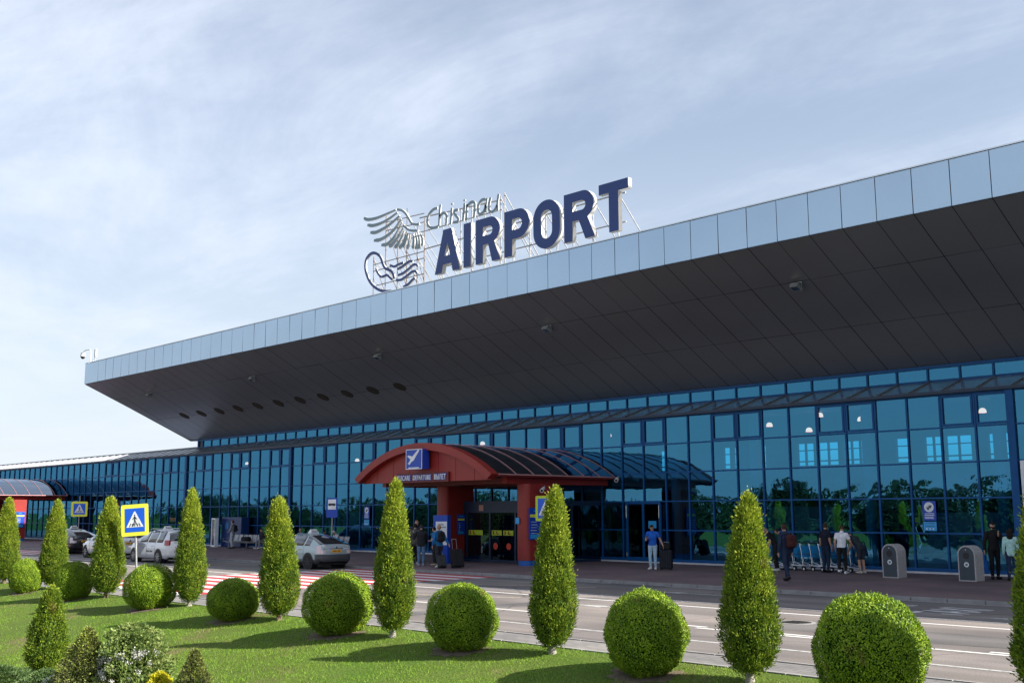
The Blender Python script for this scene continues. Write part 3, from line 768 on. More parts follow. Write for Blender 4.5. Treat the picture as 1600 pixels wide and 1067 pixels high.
# ------------------------------------------------------------------ red entrance canopies
def arc_pts(w, zc, zt, n=28):
    """circular arc through (-w,zc) (0,zt) (w,zc)"""
    s_ = zt - zc; r_ = (w * w + s_ * s_) / (2 * s_); a = math.asin(w / r_)
    return [(r_ * math.sin(-a + 2 * a * k / n), zt - r_ + r_ * math.cos(-a + 2 * a * k / n)) for k in range(n + 1)]
def entrance(cx, label, words):
    t_ = thing('entrance_canopy', label, 'canopy', (cx, 38.4, 0.15), 0, 'red entrance canopies')
    zo = -0.15
    Y0, Y1 = 30.9 - 38.4, -0.02
    W, ZE, ZT_ = 4.72, 3.92 + zo, 5.40 + zo
    out = arc_pts(W, ZE, ZT_); inn = arc_pts(W - 0.05, ZE - 0.06, ZT_ - 0.30)
    b_ = MB()   # thick arched front band
    n = len(out)
    inn2 = arc_pts(W - 0.28, ZE - 0.20, ZT_ - 0.32)
    for (ya, yb, A, B) in ((Y0 - 0.32, Y0 + 0.10, out, inn2),):
        vs = [(p[0], ya, p[1]) for p in A] + [(p[0], ya, p[1]) for p in B] + [(p[0], yb, p[1]) for p in A] + [(p[0], yb, p[1]) for p in B]
        fs = []
        for k in range(n - 1):
            fs += [(n + k, n + k + 1, k + 1, k), (2 * n + k, k, k + 1, 2 * n + k + 1)[::-1], (3 * n + k, 3 * n + k + 1, n + k + 1, n + k)[::-1], (2 * n + k, 2 * n + k + 1, 3 * n + k + 1, 3 * n + k)]
        fs += [(0, 2 * n, 3 * n, n)[::-1], (n - 1, 3 * n - 1, 4 * n - 1, 2 * n - 1)]
        b_.add(vs, fs, 0)
    b_.build('arch_band', M['red'], t_)
    # tympanum panels under the band, seams left open
    b_ = MB(); ar = arc_pts(W - 0.30, ZE - 0.22, ZT_ - 0.33, 60)
    def zarc(x):
        for p, q in zip(ar[:-1], ar[1:]):
            if p[0] <= x <= q[0]: return p[1] + (q[1] - p[1]) * (x - p[0]) / (q[0] - p[0])
        return ar[0][1]
    edges = [-4.38, -3.35, -2.15, -1.0, 1.0, 2.15, 3.35, 4.38]
    zb = ZE - 0.22
    for a, c in zip(edges[:-1], edges[1:]):
        a += 0.012; c -= 0.012; pts = [(a, zb)] + [(c, zb)] + [(c + (a - c) * q / 8, zarc(c + (a - c) * q / 8)) for q in range(9)]
        b_.prism(pts, Y0, Y0 + 0.06, 0)
    b_.build('tympanum', M['red'], t_)
    b_ = MB(); b_.prism([(-4.36, zb)] + [(4.36, zb)] + [(p[0] * 0.995, p[1] - 0.01) for p in ar[::-1]], Y0 + 0.065, Y0 + 0.10, 0); b_.build('tympanum_backing', M['red_dark'], t_)
    # word board
    b_ = MB(); b_.box(-1.78, 1.78, Y0 - 0.10, Y0 - 0.01, zb - 0.02, zb + 0.40); b_.build('word_board', M['red_dark'], t_)
    # beams
    for s_ in (-1, 1):
        b_ = MB(); b_.box(s_ * 4.12 - 0.14, s_ * 4.12 + 0.14, Y0 + 1.0, -0.05, ZE - 0.36, ZE - 0.09); b_.box(s_ * 4.42 - 0.22, s_ * 4.42 + 0.22, Y0 + 0.1, -0.05, ZE - 0.09, ZE - 0.03)
        b_.build('side_beam', M['red'], t_)
    for yb in (Y0 + 1.1, Y0 + 3.4, Y0 + 5.6):
        b_ = MB(); b_.box(-3.98, 3.98, yb, yb + 0.22, ZE - 0.36, ZE - 0.12); b_.build('cross_beam', M['red_dark'], t_)
    b_ = MB(); b_.box(-4.1, 4.1, Y0 + 0.12, -0.06, ZE - 0.08, ZE - 0.05); b_.build('ceiling', M['black'], t_)
    # barrel vault skin with ribs
    b_ = MB(); vs = [(p[0], Y0 + 0.1, p[1] - 0.02) for p in out] + [(p[0], Y1, p[1] - 0.02) for p in out]
    b_.add(vs, [(k, k + 1, n + k + 1, n + k) for k in range(n - 1)], 0, True); b_.build('vault_skin', M['vault'], t_)
    b_ = MB(); vs = [(p[0] * 0.985, Y0 + 0.12, p[1] - 0.10) for p in out] + [(p[0] * 0.985, Y1, p[1] - 0.10) for p in out]
    b_.add(vs, [(k, k + 1, n + k + 1, n + k) for k in range(n - 1)], 0, True); b_.build('vault_lining', mat('vault_lining' + str(len(bpy.data.materials)), (0.055, 0.068, 0.085), 0.5), t_)
    for q in range(1, 8):
        yb = Y0 + 0.1 + (Y1 - Y0 - 0.1) * q / 7 - (0.02 if q == 7 else 0)
        b_ = MB(); b_.path([(p[0], yb, p[1]) for p in out], 0.015, 5); b_.build('rib', M['rib'], t_)
    for s_ in (-1, 1):
        b_ = MB(); b_.bar((s_ * W, Y0 + 0.1, ZE + 0.0), (s_ * W, Y1, ZE + 0.0), 0.05, 0.05); b_.build('edge_trim', M['rib'], t_)
    # pillars: slab pillars with rounded front edges on blue bases
    for s_, y0, y1 in (((1, 32.62, 34.35), (-1, 32.85, 34.62)) if words else ((1, 33.75, 35.0), (-1, 33.75, 35.0))):
        xo = cx + 4.70 if s_ > 0 else cx - 0.82
        xo -= cx
        wd = 0.72
        def slab(z0, z1, g):
            pts = []; r_ = 0.28; xa, xb, ya, yb = xo - wd - g, xo + g, y0 - 38.4 - g, y1 - 38.4 + g
            for (ccx, ccy, a0) in ((xa + r_, ya + r_, 180), (xb - r_, ya + r_, 270)):
                for q in range(7): pts.append((ccx + r_ * math.cos(R(a0 + 15 * q)), ccy + r_ * math.sin(R(a0 + 15 * q))))
            pts += [(xb, yb), (xa, yb)]
            return pts
        pl = MB(); pl.prism(slab(0, 0, 0), 0.22, ZE - 0.37, axis='z')
        p_ = pl.build('pillar', M['red'], t_)
        pl = MB(); pl.prism(slab(0, 0, -0.03), -0.02, 0.22, axis='z'); pl.build('pillar_base', M['bluebase'], p_)
        for q in (1.2, 2.3):
            pl = MB(); pl.prism(slab(0, 0, 0.003), q, q + 0.012, axis='z'); pl.build('joint', M['red_dark'], p_)
    # plane pictogram box
    if words:
        b_ = MB(); b_.bbox(-0.56, 0.56, Y0 - 0.56, Y0 - 0.14, 4.24 + zo, 5.12 + zo, 0.02); s2 = b_.build('pictogram_box', M['signblue'], t_)
        b_ = MB(); yf = Y0 - 0.567
        for q in ((-0.56, 0.56, 4.24, 4.27), (-0.56, 0.56, 5.09, 5.12), (-0.56, -0.53, 4.27, 5.09), (0.53, 0.56, 4.27, 5.09)): b_.box(q[0], q[1], yf, yf + 0.01, q[2] + zo, q[3] + zo)
        b_.build('box_trim', M['paper'], s2)
        plane = [(-0.40, 4.52), (-0.28, 4.46), (-0.12, 4.60), (0.05, 4.78), (0.30, 5.02), (0.34, 5.06), (0.28, 5.07), (0.20, 5.02), (0.02, 4.88), (-0.36, 4.86), (-0.42, 4.80), (-0.12, 4.74), (-0.26, 4.60), (-0.40, 4.58)]
        b_ = MB()
        b_.prism([(-0.42, 4.50), (-0.30, 4.44), (-0.16, 4.57), (-0.02, 4.62), (0.36, 5.03), (0.34, 5.09), (0.26, 5.07), (-0.10, 4.80), (-0.40, 4.86), (-0.44, 4.80), (-0.24, 4.68), (-0.32, 4.56)], yf - 0.004, yf + 0.006)
        b_.prism([(-0.36, 4.28), (0.36, 4.28), (0.36, 4.325), (-0.36, 4.325)], yf - 0.004, yf + 0.006)
        for v in range(len(b_.v)): b_.v[v] = (b_.v[v][0], b_.v[v][1], b_.v[v][2] + zo)
        b_.build('plane_pictogram', M['paper'], s2)
        for txt, xo in (('PLECARE', -1.24), ('DEPARTURE', 0.03), ('ВЫЛЕТ', 1.26)):
            for (off, mt, yy, sc_) in ((0.030, M['signblue'], -0.104, 1.0), (0.004, M['paper'], -0.130, 1.0)):
                me = text_mesh('lettering', txt, 0.30, [mt], 0.012, off, spacing=1.12)
                o = obj('lettering', me, t_); o.location = (xo, Y0 + yy, zb + 0.09); o.rotation_euler = (R(90), 0, 0); o.scale = (0.70, 1, 1)
    return t_
CX = -37.45
EC = entrance(CX, 'red arched entrance canopy with plane pictogram and dark vaulted roof', True)
EC2 = entrance(-99.15, 'red entrance canopy at the far left whose vaulted roof gleams pale', False)
# ------------------------------------------------------------------ rooftop sign
CH = [[(-39.62, 17.1), (-39.93, 17.1), (-40.23, 16.95), (-40.38, 16.7), (-40.38, 16.47), (-40.22, 16.27), (-39.92, 16.16), (-39.57, 16.16)], [(-39.4, 17.23), (-39.45, 16.86), (-39.5, 16.18)], [(-39.47, 16.64), (-39.28, 16.75), (-39.09, 16.75), (-38.94, 16.61), (-38.93, 16.41), (-38.97, 16.13)], [(-38.53, 17.12), (-38.53, 17.04)], [(-38.55, 16.89), (-38.64, 16.09)], [(-38.08, 16.69), (-38.3, 16.72), (-38.39, 16.62), (-38.24, 16.43), (-38.06, 16.24), (-38.17, 16.12), (-38.44, 16.15)], [(-37.63, 17.11), (-37.63, 17.03)], [(-37.62, 16.93), (-37.73, 16.07)], [(-37.45, 16.85), (-37.5, 16.07)], [(-37.47, 16.7), (-37.24, 16.86), (-37.01, 16.86), (-36.88, 16.73), (-36.9, 16.42), (-36.95, 16.07)], [(-36.15, 16.81), (-36.4, 16.83), (-36.58, 16.71), (-36.67, 16.49), (-36.63, 16.26), (-36.5, 16.17), (-36.27, 16.26), (-36.13, 16.52)], [(-36.05, 16.85), (-36.12, 16.52), (-36.15, 16.18)], [(-35.81, 16.82), (-35.91, 16.48), (-35.9, 16.26), (-35.74, 16.12), (-35.54, 16.16), (-35.37, 16.36)], [(-35.26, 16.86), (-35.34, 16.45), (-35.33, 16.08)]]
WG = [[(-45.66, 17.8), (-45.3, 17.65), (-44.73, 17.59), (-44.22, 17.6), (-43.67, 17.64), (-42.92, 17.7)], [(-45.33, 17.36), (-44.85, 17.24), (-44.16, 17.24), (-43.57, 17.33), (-42.83, 17.53)], [(-45.06, 16.9), (-44.58, 16.83), (-43.9, 16.92), (-43.32, 17.07), (-42.62, 17.33)], [(-44.74, 16.41), (-44.23, 16.37), (-43.64, 16.47), (-43.06, 16.7), (-42.49, 17.12)], [(-44.09, 16.05), (-43.63, 16.02), (-43.13, 16.24), (-42.73, 16.59), (-42.41, 16.94)], [(-43.45, 15.85), (-43.04, 16.02), (-42.64, 16.31), (-42.32, 16.61)], [(-43.0, 15.72), (-42.63, 15.94), (-42.39, 16.21), (-42.24, 16.44)], [(-42.62, 15.63), (-42.3, 15.83), (-42.15, 16.11), (-42.03, 16.35)], [(-42.3, 15.62), (-42.1, 15.84), (-41.99, 16.08), (-41.91, 16.27)], [(-41.97, 15.46), (-41.82, 15.79), (-41.75, 16.24)], [(-41.5, 15.4), (-41.46, 15.83), (-41.51, 16.2)], [(-41.27, 15.33), (-41.22, 15.68), (-41.31, 16.16)], [(-41.06, 15.3), (-41.01, 15.64), (-41.11, 16.12)], [(-40.79, 15.4), (-40.76, 15.75), (-40.96, 16.09)]]
OL = [[(-42.83, 17.69), (-42.42, 17.55), (-42.09, 17.3), (-41.84, 16.99), (-41.6, 16.71), (-41.2, 16.58), (-41.04, 16.6)], [(-42.32, 16.77), (-41.99, 16.52), (-41.67, 16.36), (-41.12, 16.25)]]
BL = [[(-44.46, 15.66), (-44.81, 15.76), (-45.15, 15.7), (-45.41, 15.48), (-45.47, 15.11), (-45.34, 14.72), (-45.07, 14.3), (-44.67, 13.95), (-44.16, 13.68), (-43.65, 13.54), (-43.23, 13.49)], [(-44.46, 15.66), (-44.16, 15.42), (-43.98, 15.08), (-43.76, 14.78), (-43.51, 14.66), (-43.26, 14.54), (-43.09, 14.35), (-43.0, 14.13)], [(-44.53, 14.9), (-44.39, 14.64), (-44.09, 14.38), (-43.84, 14.37), (-43.59, 14.38), (-43.33, 14.21), (-43.16, 14.08)], [(-43.35, 14.87), (-43.01, 14.73), (-42.69, 14.78), (-42.24, 14.81)], [(-42.72, 14.55), (-42.36, 14.62), (-42.04, 14.72), (-41.72, 14.8), (-41.52, 14.74)], [(-42.68, 14.23), (-42.27, 14.27), (-41.8, 14.43), (-41.44, 14.57), (-41.16, 14.5), (-41.12, 14.42)], [(-42.83, 14.0), (-42.43, 13.96), (-41.95, 14.09), (-41.55, 14.23), (-41.28, 14.21), (-41.16, 14.07)], [(-42.26, 13.55), (-41.86, 13.64), (-41.55, 13.8), (-41.31, 13.89)]]

SG = thing('rooftop_sign', 'large rooftop sign reading Chisinau AIRPORT with a feathered bird emblem on a steel frame', 'sign', (-36.5, 33.6, 13.3))
def sp(o):
    o.parent = SG; o.matrix_parent_inverse = Matrix.Translation(-Vector(SG.location)); return o
def outline_mesh(name, loops, depth, mats, y):
    cu = bpy.data.curves.new(name, 'CURVE'); cu.dimensions = '2D'; cu.fill_mode = 'BOTH'; cu.extrude = depth / 2
    for lp in loops:
        s_ = cu.splines.new('POLY'); s_.points.add(len(lp) - 1); s_.use_cyclic_u = True
        for i, p in enumerate(lp): s_.points[i].co = (p[0], p[1], 0, 1)
    o = bpy.data.objects.new(name, cu); link(o)
    me = bpy.data.meshes.new_from_object(o.evaluated_get(bpy.context.evaluated_depsgraph_get()))
    bpy.data.objects.remove(o); bpy.data.curves.remove(cu)
    for v in me.vertices: v.co = (v.co.x, y - v.co.z, v.co.y)
    me.materials.clear()
    for mt in mats: me.materials.append(mt)
    bm = bmesh.new(); bm.from_mesh(me)
    for f_ in bm.faces:
        c_ = f_.calc_center_median()
        f_.material_index = 0 if (abs(f_.normal.y) > 0.7 and c_.y < y) else 1
    bm.to_mesh(me); bm.free(); me.name = name
    return me
def capsule(cx, cz, hw, hz, r, n=10):
    pts = []
    for (sx, sz, a0) in ((1, 1, 0), (-1, 1, 90), (-1, -1, 180), (1, -1, 270)):
        for q in range(n + 1):
            a = R(a0 + 90 * q / n); pts.append((cx + sx * (hw - r) + r * math.cos(a), cz + sz * (hz - r) + r * math.sin(a)))
    return pts
Z0, Z1 = 13.80, 15.93; HH = Z1 - Z0; ST = 0.50
def L_A(x0, x1):
    m_ = (x0 + x1) / 2; t_ = 0.30
    o_ = [(x0, Z0), (x0 + 0.52, Z0), (x0 + 0.62, Z0 + 0.40), (x1 - 0.62, Z0 + 0.40), (x1 - 0.52, Z0), (x1, Z0), (m_ + t_, Z1), (m_ - t_, Z1)]
    h_ = [(x0 + 0.72, Z0 + 0.82), (m_, Z0 + 1.48), (x1 - 0.72, Z0 + 0.82)]
    return [o_, h_]
def L_I(x0, x1): return [[(x0, Z0), (x1, Z0), (x1, Z1), (x0, Z1)]]
def bowl(x1, zc, r, xl, n=12, a0=90, a1=-90, sx=1.0):
    return [(x1 - r * sx + r * sx * math.cos(R(a0 + (a1 - a0) * q / n)), zc + r * math.sin(R(a0 + (a1 - a0) * q / n))) for q in range(n + 1)]
def L_P(x0, x1):
    r = 0.68
    o_ = [(x0, Z0), (x0, Z1)] + bowl(x1, Z1 - r, r, 0) + [(x0 + 0.5, Z1 - 2 * r), (x0 + 0.5, Z0)]
    h_ = [(x0 + 0.5, Z1 - 0.42), (x0 + 0.5, Z1 - 2 * r + 0.42)] + bowl(x1 - 0.47, Z1 - r, r - 0.42, 0, a0=-90, a1=90)
    return [o_, h_]
def L_R(x0, x1):
    r = 0.63; xb = x1 - 0.06
    o_ = [(x0, Z0), (x0, Z1)] + bowl(xb, Z1 - r, r, 0)[:10] + [(xb - 0.36, Z1 - 2 * r + 0.06), (x1, Z0), (x1 - 0.56, Z0), (x0 + 0.86, Z0 + 0.86), (x0 + 0.5, Z0 + 0.86), (x0 + 0.5, Z0)]
    h_ = [(x0 + 0.5, Z1 - 0.42), (x0 + 0.5, Z1 - 2 * r + 0.42)] + bowl(xb - 0.47, Z1 - r, r - 0.42, 0, a0=-90, a1=90)
    return [o_, h_]
def L_O(x0, x1): 
    c_ = (x0 + x1) / 2; w = (x1 - x0) / 2; zc_ = (Z0 + Z1) / 2
    return [capsule(c_, zc_, w, HH / 2 + 0.03, w * 0.98), capsule(c_, zc_, w - 0.48, HH / 2 - 0.42, (w - 0.48) * 0.98)[::-1]]
def L_T(x0, x1):
    m_ = (x0 + x1) / 2
    return [[(m_ - 0.26, Z0), (m_ + 0.26, Z0), (m_ + 0.26, Z1 - 0.44), (x1, Z1 - 0.44), (x1, Z1), (x0, Z1), (x0, Z1 - 0.44), (m_ - 0.26, Z1 - 0.44)]]
YS = 33.42
for fn, x0, x1 in ((L_A, -39.84, -38.00), (L_I, -37.74, -37.23), (L_R, -36.88, -35.20), (L_P, -34.92, -33.32), (L_O, -33.07, -31.44), (L_R, -31.20, -29.42), (L_T, -29.19, -27.58)):
    sp(obj('letter', outline_mesh('letter', fn(x0, x1), 0.23, [M['letterblue'], M['letterside']], YS + 0.15)))
# strokes: flat ribbons with depth, tapering
def ribbon(name, pts, w, depth, y, mats, taper=None, n=5, flare=None):
    P = [Vector((p[0], 0, p[1])) for p in pts]
    # catmull-rom
    Q = []
    ext = [P[0] * 2 - P[1]] + P + [P[-1] * 2 - P[-2]]
    for i in range(1, len(ext) - 2):
        for q in range(n):
            t = q / n; a, b, c_, d = ext[i - 1], ext[i], ext[i + 1], ext[i + 2]
            Q.append(0.5 * ((2 * b) + (c_ - a) * t + (2 * a - 5 * b + 4 * c_ - d) * t * t + (3 * b - a - 3 * c_ + d) * t ** 3))
    Q.append(P[-1])
    N_ = len(Q); vs = []
    for i, p in enumerate(Q):
        tg = (Q[min(i + 1, N_ - 1)] - Q[max(i - 1, 0)]).normalized(); nr = Vector((-tg.z, 0, tg.x))
        u = i / (N_ - 1); ww = w * (taper(u) if taper else 1.0) / 2
        a, b = p + nr * ww, p - nr * ww
        vs += [(a.x, y, a.z), (b.x, y, b.z), (b.x, y + depth, b.z), (a.x, y + depth, a.z)]
    mb = MB()
    for i in range(N_ - 1):
        o_ = 4 * i
        mb.add(vs[o_:o_ + 8], [(0, 1, 5, 4)], 0); mb.add(vs[o_:o_ + 8], [(1, 2, 6, 5), (2, 3, 7, 6), (3, 0, 4, 7)], 1)
    mb.add(vs[:4], [(3, 2, 1, 0)], 1); mb.add(vs[-4:], [(0, 1, 2, 3)], 1)
    return mb
def group_strokes(name, strokes, w, depth, mats, taper=None):
    mb = MB()
    for s_ in strokes:
        r_ = ribbon(name, s_, w, depth, YS - 0.02, mats, taper)
        off = len(mb.v); mb.v += r_.v; mb.f += [tuple(off + q for q in ff) for ff in r_.f]; mb.m += r_.m; mb.sm += r_.sm
    return sp(mb.build(name, mats))
GS = [M['scriptgrey'], M['letterside']]
for idx in ((0,), (1, 2), (3, 4), (5,), (6, 7), (8, 9), (10, 11), (12, 13)):
    group_strokes('script_letter', [CH[i] for i in idx], 0.13, 0.05, GS)
for s_ in WG: group_strokes('feather', [s_], 0.20, 0.08, GS, lambda u: 1.0 - 0.65 * u if u > 0.06 else 0.7)
for s_ in OL: group_strokes('bird_outline', [s_], 0.12, 0.08, GS)
for i, s_ in enumerate(BL): group_strokes('blue_ring' if i < 2 else 'blue_wave', [s_], 0.15 if i < 2 else 0.12, 0.08, [M['letterblue'], M['letterside']])
fr = MB(); yb = YS + 0.36
for x, zt in ((-45.22, 15.7), (-44.2, 17.7), (-43.2, 17.4), (-42.45, 17.75), (-41.6, 16.7), (-41.05, 16.95)):
    fr.tube((x, yb, 13.25), (x, yb, zt), 0.028, n=5, mi=1); fr.tube((x, yb, zt - 0.2), (x + 0.1, yb + 3.0, 13.3), 0.022, n=5); 
    fr.tube((x, yb, (zt + 13.25) / 2), (x + 0.05, yb + 1.6, 13.3), 0.02, n=5)
for z_ in (14.1, 14.9, 15.25, 16.2, 16.9, 17.35): fr.tube((-45.22 if z_ < 15.6 else -44.2, yb, z_), (-41.05, yb, z_ if z_ < 16 else z_ - 0.15), 0.024, n=5, mi=1)
for a, c in (((-44.2, 17.3), (-43.2, 15.1)), ((-45.2, 15.5), (-44.2, 13.6)), ((-44.2, 15.2), (-43.2, 13.6)), ((-43.2, 15.2), (-42.4, 13.6)), ((-42.4, 15.2), (-41.6, 13.7)), ((-43.2, 16.9), (-42.4, 15.2)), ((-41.6, 15.1), (-41.0, 13.6))): fr.tube((a[0], yb, a[1]), (c[0], yb, c[1]), 0.02, n=5, mi=1)
fr.tube((-41.2, YS + 0.17, 16.95), (-35.2, YS + 0.17, 16.62), 0.035, n=6); fr.tube((-41.2, YS + 0.17, 16.2), (-35.2, YS + 0.17, 16.16), 0.03, n=6)
fr.tube((-41.0, yb, 15.35), (-28.0, yb, 15.45), 0.035, n=6); fr.tube((-40.0, yb, 14.2), (-28.0, yb, 14.2), 0.03, n=6)
for i, x in enumerate((-39.6, -38.3, -37.5, -36.6, -35.5, -34.65, -33.6, -32.6, -31.9, -30.95, -29.8, -28.4)):
    tall = x < -35.2
    zt = 16.9 if tall else 15.6
    fr.tube((x, yb, 13.25), (x, yb, zt), 0.03, n=5); fr.tube((x, yb, zt - 0.1), (x + 0.15, yb + (2.6 if tall else 2.0), 13.3), 0.026, n=5)
    fr.tube((x, yb, 13.45), (x, YS + 0.30, 13.85), 0.02, n=5)
fr.tube((-35.25, yb, 13.25), (-35.25, yb, 17.0), 0.03, n=5); fr.tube((-35.2, yb, 16.9), (-34.9, yb + 2.7, 13.3), 0.026, n=5)
sp(fr.build('support_frame', [M['steel'], M['rust']]))

# ------------------------------------------------------------------ doors and things on the terminal front
DV = thing('revolving_door', 'glass door lobby with yellow strips between the two red pillars', 'door', (CX, 36.2, 0.15))
gm = glass_mat('door_glass', (0.05, 0.16, 0.22), (0.22, 0.34, 0.42), 0.25, 0.006, 1.0)
M['door_glass'] = gm
b_ = MB(); xa, xb, ya, yb_ = -2.2, 3.7, -2.2, 2.2
for x in (xa, -0.6, 0.95, 2.6, xb):
    b_.box(x - 0.05, x + 0.05, ya, ya + 0.1, 0, 2.62)
b_.box(xa, xb, ya - 0.005, ya + 0.11, 2.2, 2.66); b_.box(xa, xb, ya - 0.004, ya + 0.108, 0.0, 0.12)
for x in (xa, xb): b_.box(x - 0.05, x + 0.05, ya + 0.1, yb_, 2.5, 2.66); b_.box(x - 0.05, x + 0.05, ya + 0.1, yb_, 0, 0.1); b_.box(x - .05, x + .05, 0.2, 0.3, 0.1, 2.5)
b_.build('frame', M['frame_dark'], DV)
for a, c in ((xa, -0.6), (-0.6, 0.95), (0.95, 2.6), (2.6, xb)):
    g_ = MB(); g_.quad((a + .05, ya + .05, .12), (c - .05, ya + .05, .12), (c - .05, ya + .05, 2.2), (a + .05, ya + .05, 2.2)); g_.build('door_leaf', gm, DV)
for a in (xa, xb):
    g_ = MB(); g_.quad((a, ya + .1, .1), (a, yb_, .1), (a, yb_, 2.5), (a, ya + .1, 2.5)); g_.build('side_glass', gm, DV)
b_ = MB(); b_.box(xa - 0.06, xb + 0.06, ya + 0.0, yb_, 2.66, 2.72); b_.build('roof_panel', M['frame_dark'], DV)
for a, c in ((-0.45, 0.5), (1.1, 1.75), (1.85, 2.5)):
    g_ = MB(); g_.box(a, c, ya - 0.012, ya - 0.006, 1.20, 1.42); s2 = g_.build('yellow_strip', M['yellow'], DV)
    g_ = MB(); g_.box(a + .08, a + .16, ya - 0.018, ya - 0.013, 1.23, 1.39); g_.box(a + .30, a + .36, ya - 0.018, ya - 0.013, 1.25, 1.39); g_.box(a + .36, a + .46, ya - .018, ya - .013, 1.23, 1.29); g_.build('arrow_mark', M['red'], s2)
for x in (1.35, 2.2):
    g_ = MB(); g_.tube((x, ya - 0.012, 0.72), (x, ya - 0.006, 0.72), 0.15, n=20); g_.build('red_disc', M['screenred'] if False else mat('red_disc', (0.6, 0.05, 0.02), 0.5), DV)
g_ = MB(); g_.box(0.25, 0.55, ya - 0.02, ya - 0.008, 2.28, 2.55); g_.build('notice', mat('salmon_notice', (0.5, 0.25, 0.2), 0.5), DV)
g_ = MB(); g_.box(-1.75, -1.05, ya - 0.012, ya - 0.006, 1.65, 2.05); g_.build('cyan_notice', M['cyan'], DV)

def lines_on(parent, x0, x1, zlist, y, h, mt, jag=0.3):
    g_ = MB()
    for z_ in zlist:
        a = x0 + random.uniform(0, jag) * (x1 - x0) * 0.4; c = x1 - random.uniform(0, jag) * (x1 - x0) * 0.4
        g_.box(a, c, y - 0.003, y, z_, z_ + h)
    g_.build('fine_print', mt, parent)
def board(name, label, cat, loc, rz, w, h, mt, group=None):
    t_ = thing(name, label, cat, loc, rz, group)
    g_ = MB(); g_.bbox(-w / 2, w / 2, -0.03, 0.0, -h / 2, h / 2, 0.006); p_ = g_.build('panel', mt, t_)
    return t_, p_
for (px_, py_, pw, ph, lab, z_) in ((-32.74 + 0.01, 33.1, 0.78, 1.32, 'blue information board with a yellow band on the right red pillar', 1.89), (-38.27 + 0.01, 33.8, 0.48, 0.93, 'small blue information board with a yellow band on the left red pillar', 1.82),
        (-94.45 + 0.01, 34.5, 0.75, 1.3, 'blue information board with a yellow band on the red pillar at far left', 1.9)):
    t_, p_ = board('information_board', lab, 'notice board', (px_ + 0.02, py_, z_), R(90), pw, ph, M['signblue'], 'information boards on red pillars')
    g_ = MB(); g_.box(-pw / 2 + .05, pw / 2 - .05, -0.036, -0.031, ph * 0.20, ph * 0.29); g_.build('yellow_band', M['yellowsun'], p_)
    lines_on(p_, -pw / 2 + .08, pw / 2 - .3, [ph * (0.05 - 0.09 * k) for k in range(5)], -0.031, 0.018, M['paper'])
    g_ = MB(); g_.box(-0.12, 0.12, -0.036, -0.031, ph * .38, ph * .42); g_.box(-pw / 2 + .06, pw / 2 - .1, -0.036, -0.031, -ph * .46, -ph * .34); g_.build('pale_block', M['cyan'], p_)
for (x, y, z_, lab) in ((-33.25, 32.585, 2.01, 'small cyan square sticker on the front of the right red pillar'), (-38.62, 32.81, 2.04, 'small cyan square sticker on the front of the left red pillar')):
    t_, p_ = board('sticker', lab, 'sticker', (x, y, z_), 0, 0.22, 0.26, M['cyan'], 'cyan stickers on the red pillars')
for (x, lab, c2) in ((-18.0, 'blue hand print sticker above a cyan panel on the glass behind the litter bins', 1), (-51.67, 'blue sticker above a cyan panel on the glass left of the red arched entrance', 1), (-83.3, 'blue sticker above a cyan panel on the wing glass at far left', 1)):
    t_, p_ = board('window_sticker', lab, 'sticker', (x, 38.42, 2.22), 0, 0.5, 0.95, M['glass'] if False else M['signblue'], 'hand stickers on the glass')
    for v in p_.data.vertices: v.co.z = v.co.z * 0.74 + 0.15
    g_ = MB(); g_.tube((0, -0.036, 0.28), (0, -0.031, 0.28), 0.18, n=24); d_ = g_.build('white_disc', M['paper'], p_)
    g_ = MB()
    for ddx, ddz, rr in ((-0.03, -0.07, 0.035), (0.05, -0.01, 0.03)):
        g_.tube((ddx, -0.04, 0.28 + ddz), (ddx, -0.037, 0.28 + ddz), rr, n=10)
        for q in range(5): a = R(40 + 25 * q); g_.tube((ddx + rr * math.cos(a), -.0385, .28 + ddz + rr * math.sin(a)), (ddx + (rr + .06) * math.cos(a), -.0385, .28 + ddz + (rr + .06) * math.sin(a)), 0.009, n=5)
    g_.build('hand_print', M['darkpanel'], d_)
    lines_on(p_, -0.2, 0.2, [0.04, -0.02, -0.08, -0.13], -0.031, 0.022, M['paper'])
    g_ = MB(); g_.bbox(-0.24, 0.24, -0.03, 0, -0.56, -0.24, 0.004); q_ = g_.build('cyan_panel', M['cyan'], t_)
    lines_on(q_, -0.2, 0.2, [-0.30, -0.40], -0.031, 0.014, M['darkpanel'])
    g_ = MB()
    for x_ in (-.12, 0.0, .12): g_.tube((x_, -0.034, -0.49), (x_, -0.03, -0.49), 0.028, n=10)
    g_.build('round_mark', M['paper'], q_)
# plain door in the glass wall behind the man in blue
t_ = thing('service_door', 'dark blue framed double door in the glass behind the man in blue', 'door', (-31.17, 38.42, 0.15), 0)
b_ = MB()
for x in (-0.93, 0.0, 0.93): b_.box(x - 0.06, x + 0.06, -0.05, 0.03, 0.1, 2.62)
b_.box(-0.99, 0.99, -0.055, 0.03, 2.56, 2.68); b_.box(-0.93, 0.93, -0.052, 0.03, 0.06, 0.24); b_.build('frame', M['frame'], t_)
for a in (-0.87, 0.06):
    b_ = MB(); b_.quad((a, -0.02, .2), (a + .81, -0.02, .2), (a + .81, -0.02, 2.56), (a, -0.02, 2.56)); b_.build('door_leaf', gm, t_)
for x, z0, z1 in ((-0.93, 1.95, 2.5), (0.93, 1.95, 2.5), (-0.93, 0.25, 0.42)):
    b_ = MB(); b_.tube((x - 0.0, -0.10, z0), (x, -0.10, z1), 0.022); b_.build('hinge', M['chrome'], t_)
b_ = MB(); b_.box(0.28, 0.72, -0.03, -0.024, 1.50, 1.82); pp = b_.build('cyan_notice', M['cyan'], t_)
